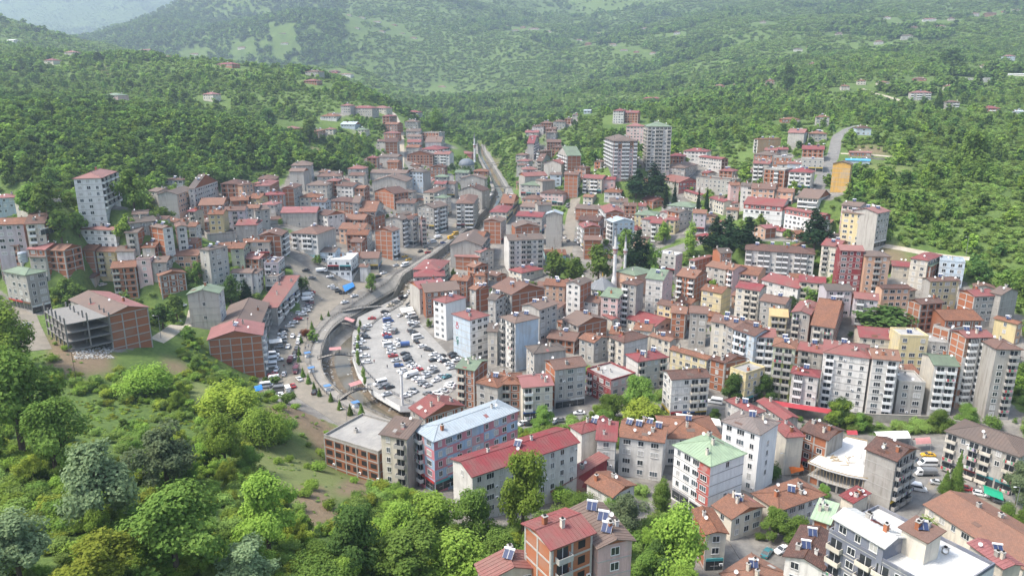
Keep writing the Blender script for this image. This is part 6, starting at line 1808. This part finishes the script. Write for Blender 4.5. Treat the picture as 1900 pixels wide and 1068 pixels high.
def awning(A, B, C, up, mat, label, cat, name, hh=2.6, sag=.4, grp=None):
    Bw, d = hit(B[0], B[1], hh); z = Bw[2]; Aw, Cw = at_z(*A, z), at_z(*C, z); r = empty(name, (Bw[0], Bw[1], z - hh)); e1, e2 = Aw - Bw, Cw - Bw; o = np.array([0, 0, hh]); b = MB(); N = 5
    g = lambda i, j: o + e1 * i / N + e2 * j / N + np.array([0, 0, sag * math.sin(math.pi * i / N) * 1.6 + random.uniform(-.04, .04)])
    G_ = [[g(i, j) for j in range(N + 1)] for i in range(N + 1)]
    for i in range(N):
        for j in range(N): b.face([G_[i][j], G_[i + 1][j], G_[i + 1][j + 1], G_[i][j + 1]], mat)
    b.build('canopy', r)
    for q in (G_[0][0], G_[N][0], G_[N][N], G_[0][N]): b = MB(); b.tube((q[0], q[1], -.3), (q[0], q[1], q[2]), .06, .06, METALG, 5); b.build('post', r)
    return tag(r, label, cat, grp)
def aw(x1, y1, x2, y2, x3, y3, mat, label, cat='awning', name='awning', hh=2.6, sag=.4): return awning((x1, y1), (x2, y2), (x3, y3), 0, mat, label, cat, name, hh, sag)
aw(1823, 898, 1826, 914, 1862, 928, GREENT, 'green market awning in front of the grey shop block', hh=2.5); aw(1458, 868, 1468, 878, 1492, 872, ORANGE, 'orange tarpaulin over a heap beside the building site', 'tarpaulin', 'tarpaulin', 1.3, .8)
aw(1252, 766, 1256, 778, 1338, 790, TENT, 'long white tent behind the tiled school roof', 'tent', 'tent', 3.2, .7); aw(1620, 800, 1628, 814, 1690, 812, TENT, 'long pale canopy beside the river wall in the market', 'canopy', 'canopy', 3.2, .5); aw(1568, 798, 1572, 806, 1592, 806, REDT, 'small red and white stall canopy in the market', 'canopy', 'canopy', 2.8)
aw(1693, 815, 1700, 824, 1728, 822, PINKR, 'pink-roofed kiosk canopy beside the market street', 'canopy', 'canopy', 3.0, .8); aw(634, 530, 640, 541, 658, 531, BLUET, 'bright blue awning on the corner of the white plaza building', hh=2.8); aw(470, 718, 474, 726, 488, 722, BLUET, 'blue tarpaulin below the brick block on the riverside street', 'tarpaulin', 'tarpaulin', 2.0, .6)
aw(1450, 845, 1462, 858, 1512, 852, REDT, 'dark red canopy roof beside the building site', 'canopy', 'canopy', 3.0, .1); aw(498, 630, 500, 637, 524, 634, TENT, 'grey market awning at the foot of the brick block', hh=2.4, sag=.2); aw(1432, 742, 1440, 752, 1560, 770, REDT, 'long red lean-to roof at the foot of the white riverside blocks', 'canopy', 'canopy', 4.0, .0)
aw(740, 572, 745, 580, 768, 576, TENT, 'pale shelter roof at the upper end of the car park', 'canopy', 'canopy', 2.8, .5)
# walls
def wall_px(px, hh, th, label, mat=WALLC_):
    P = [hit(a, b)[0] for a, b in px]; o = P[0].copy(); r = MB()
    for a, c in zip(P[:-1], P[1:]):
        d = c - a; L = np.hypot(d[0], d[1]); n = np.array([-d[1], d[0], 0]) / L * th; r.box(a - o - (0, 0, 1.5), d, n, (0, 0, hh + 1.5), mat); r.box(a - o + (0, 0, hh) - n * .15, d, n * 1.3, (0, 0, .15), PAVE)
    q = r.build('wall', None, tuple(o)); return tag(q, label, 'wall')
wall_px([(1462, 768), (1530, 775), (1620, 783), (1720, 787), (1800, 800)], 3.0, .5, 'long grey river wall below the white riverside blocks'); wall_px([(1598, 500 - 205), (1640, 297), (1708, 301)], 1.4, .3, 'low concrete garden wall beside the blue-roofed shed')
p, d = hit(44, 486, 17.5); r = empty('water_tank', (p[0], p[1], p[2])); b = MB(); b.lathe((0, 0, 0), [(0, 0), (1.9, 0), (1.9, 4.2), (1.7, 4.6), (0, 4.9)], plain('galvanised', (.42, .46, .50), .4, .4), 16); b.build('tank', r); b = MB()
for k in (1.2, 2.6, 3.8): b.lathe((0, 0, k), [(1.9, 0), (1.98, .06), (1.9, .12)], METALG, 16)
b.build('hoop', r); tag(r, 'round metal water tank on the green-roofed grey block', 'water tank')
def person_mesh(cl):
    sk = bpy.data.meshes.new('skeleton'); J = [(0, 0, .95), (0, 0, 1.2), (0, 0, 1.42), (0, 0, 1.52), (0, 0, 1.63), (-.1, 0, .9), (-.12, .06, .5), (-.12, .0, .08), (.1, 0, .9), (.12, -.08, .5), (.12, -.02, .08), (-.2, 0, 1.4), (-.25, .03, 1.12), (-.24, -.05, .88), (.2, 0, 1.4), (.25, -.03, 1.12), (.24, -.1, .9), (-.12, -.1, .05), (.12, -.12, .05)]
    E = [(0, 1), (1, 2), (2, 3), (3, 4), (0, 5), (5, 6), (6, 7), (0, 8), (8, 9), (9, 10), (2, 11), (11, 12), (12, 13), (2, 14), (14, 15), (15, 16), (7, 17), (10, 18)]; sk.from_pydata(J, E, [])
    o = bpy.data.objects.new('tmp', sk); COL.objects.link(o); o.modifiers.new('s', 'SKIN'); RR = [.15, .15, .14, .06, .11, .1, .075, .05, .1, .075, .05, .07, .05, .035, .07, .05, .035, .04, .04]
    for i, v in enumerate(sk.skin_vertices[0].data): v.radius = (RR[i], RR[i]); v.use_root = i == 0
    o.modifiers.new('u', 'SUBSURF').levels = 1; dg = bpy.context.evaluated_depsgraph_get(); me = bpy.data.meshes.new_from_object(o.evaluated_get(dg)); me.name = 'person'; bpy.data.objects.remove(o)
    me.materials.clear()
    for m in (cl[0], cl[1], SKIN, HAIR): me.materials.append(m)
    for p in me.polygons: z = p.center.z; p.material_index = 3 if z > 1.66 else 2 if z > 1.46 or (z < .92 and abs(p.center.x) > .2) else 0 if z > .93 else 1
    return me
SKIN = plain('skin', (.42, .27, .19), .6); HAIR = plain('hair_dark', (.03, .02, .015), .7); CL = [(plain('cloth_black', (.03, .03, .035), .9), plain('cloth_navy', (.03, .04, .08), .9)), (plain('cloth_white', (.6, .6, .58), .9), plain('cloth_grey', (.15, .15, .16), .9)), (plain('cloth_maroon', (.2, .04, .05), .9), plain('cloth_dark', (.05, .045, .04), .9))]
PM = [person_mesh(c) for c in CL]; CLN = ['black top and navy trousers', 'white top and grey trousers', 'maroon top and dark trousers']
def people(txt, ox, oy, sc, where, z=None):
    for i, t in enumerate(txt.split()):
        x, y = map(float, t.split(',')); p = at_z(ox + x / sc, oy + y / sc, z) if z else hit(ox + x / sc, oy + y / sc)[0]; k = (i * 2 + len(where)) % 3
        o = obj('person', PM[k], None, (p[0], p[1], z or float(hg(p[0], p[1])) + .12), random.uniform(0, 6.28)); tag(o, 'person in %s walking %s' % (CLN[k], where), 'person', 'people walking ' + where)
people('757,550 420,655 290,605', 640, 560, 5.338, 'across the car park', 1.07); people('305,760 680,95 530,480 545,500 545,560 520,580 310,300 380,260 320,270', 470, 540, 5.34, 'along the riverside street'); people('185,760 212,755 1200,690 1155,640', 1660, 820, 7.63, 'on the shop street'); people('520,850 650,460', 440, 380, 3.956, 'over the plaza')
# ---------------------------------------------------------------- names of the buildings: look first, then neighbours
NUM = {1: 'single-storey', 2: 'two-storey', 3: 'three-storey', 4: 'four-storey', 5: 'five-storey', 6: 'six-storey', 7: 'seven-storey', 8: 'eight-storey', 9: 'nine-storey', 10: 'ten-storey', 11: 'eleven-storey', 12: 'twelve-storey'}
RT = dict(h='hipped', g='gabled', G='gabled', s='lean-to', f='flat')
def col_of(b):
    a, c = BASECOL[b.wa[0]], BASECOL[b.wb[0]]
    return a if a == c or 'and' in a else (c if 'and' in c else a + ' and ' + c)
def noun(b): return 'house' if b.nf <= 2 else ('tower' if b.nf >= 9 else 'block')
def short(b): return '%s %s' % (col_of(b), noun(b))
def look(b):
    s = '%s %s %s, %s %s roof' % (NUM[b.nf], col_of(b), noun(b), ROOFCOL[b.rc], RT[b.rt])
    return s
LAND = [('the car park', at_z(740, 660, 1)), ('the plaza', hit(625, 540)[0]), ('the twin minarets', hit(1140, 540)[0]), ('the lone minaret', hit(881, 314)[0]), ('the red and white school', hit(1440, 450)[0]), ('the concrete skeleton', hit(150, 610)[0]), ('the building site', hit(1580, 880)[0]),
        ('the hill road', hit(1540, 310)[0]), ('the girder bridge', hit(930, 348)[0]), ('the cream tower', hit(190, 400)[0]), ('the red school garden', hit(1200, 370)[0]), ('the shop street', hit(1740, 890)[0]), ('the slate gable block', hit(1025, 440)[0]), ('the flat yellow house', hit(1395, 720)[0]), ('the river wall', hit(1620, 785)[0]), ('the uphill street', hit(745, 270)[0]), ('the two far towers', hit(1180, 320)[0])]
used = {}
cs = np.array([b.c for b in BLD])
def cand(b):
    i = BLD.index(b); d = np.hypot(cs[:, 0] - b.c[0], cs[:, 1] - b.c[1]); nb = [j for j in np.argsort(d)[1:9]]; base = look(b)
    lm = sorted(LAND, key=lambda l: math.hypot(l[1][0] - b.c[0], l[1][1] - b.c[1]))[0][0]
    lm = 'near ' + lm if b.D < 950 else 'on the far wooded hillside'
    f = ' with %s' % ('balconies' if b.nbal else 'bare walls') if (b.nbal or b.nw == 0) else ''
    if b.ns: yield base + ', solar heaters, ' + lm
    yield base + f + ', ' + lm
    for j in nb: yield base + ', beside the ' + short(BLD[j])
    for j in nb: yield base + ', beside the ' + short(BLD[j]) + ' ' + lm
    for j in nb:
        for k in nb:
            if j != k: yield '%s %s, %s roof, between %s and %s' % (NUM[b.nf], short(b), ROOFCOL[b.rc], short(BLD[j]), short(BLD[k]))
    for j in nb:
        for k in nb:
            for q in nb:
                if j < k < q: yield '%s, among %s, %s, %s' % (short(b), short(BLD[j]), short(BLD[k]), short(BLD[q]))
for b in BLD:
    for s in cand(b):
        if s not in used and len(s.replace(',', '').split()) <= 16: used[s] = b; break
    else: s = look(b)
    tag(b.root, s, 'house' if b.nf <= 2 else 'apartment block'); b.root['group'] = {'left town': 'houses of the left town'}.get(b.tile, 'buildings of the ' + b.tile)
    if b.tile == 'left town': b.root['group'] = 'buildings below the cream tower'
    b.root.name = 'house' if b.nf <= 2 else ('apartment_tower' if b.nf >= 9 else 'apartment_block')

if 0:
    pass
# ---------------------------------------------------------------- haze
hz = MB(); x0, x1, y0, y1 = -9500, 9500, -300, 10500; hz.box((x0, y0, -40), (x1 - x0, 0, 0), (0, y1 - y0, 0), (0, 0, 2100), DARK)
hm = bpy.data.materials.new('haze_air'); hm.use_nodes = True; nt = hm.node_tree; nt.nodes.clear(); out = nt.nodes.new('ShaderNodeOutputMaterial'); pv = nt.nodes.new('ShaderNodeVolumePrincipled')
pv.inputs['Color'].default_value = (.64, .83, 1.0, 1); pv.inputs['Density'].default_value = 0.00017; pv.inputs['Anisotropy'].default_value = .3; nt.links.new(pv.outputs[0], out.inputs['Volume'])
ho = hz.build('haze'); ho.data.materials.clear(); ho.data.materials.append(hm); tag(ho, 'pale blue haze filling the valley air', 'haze', kind='stuff')
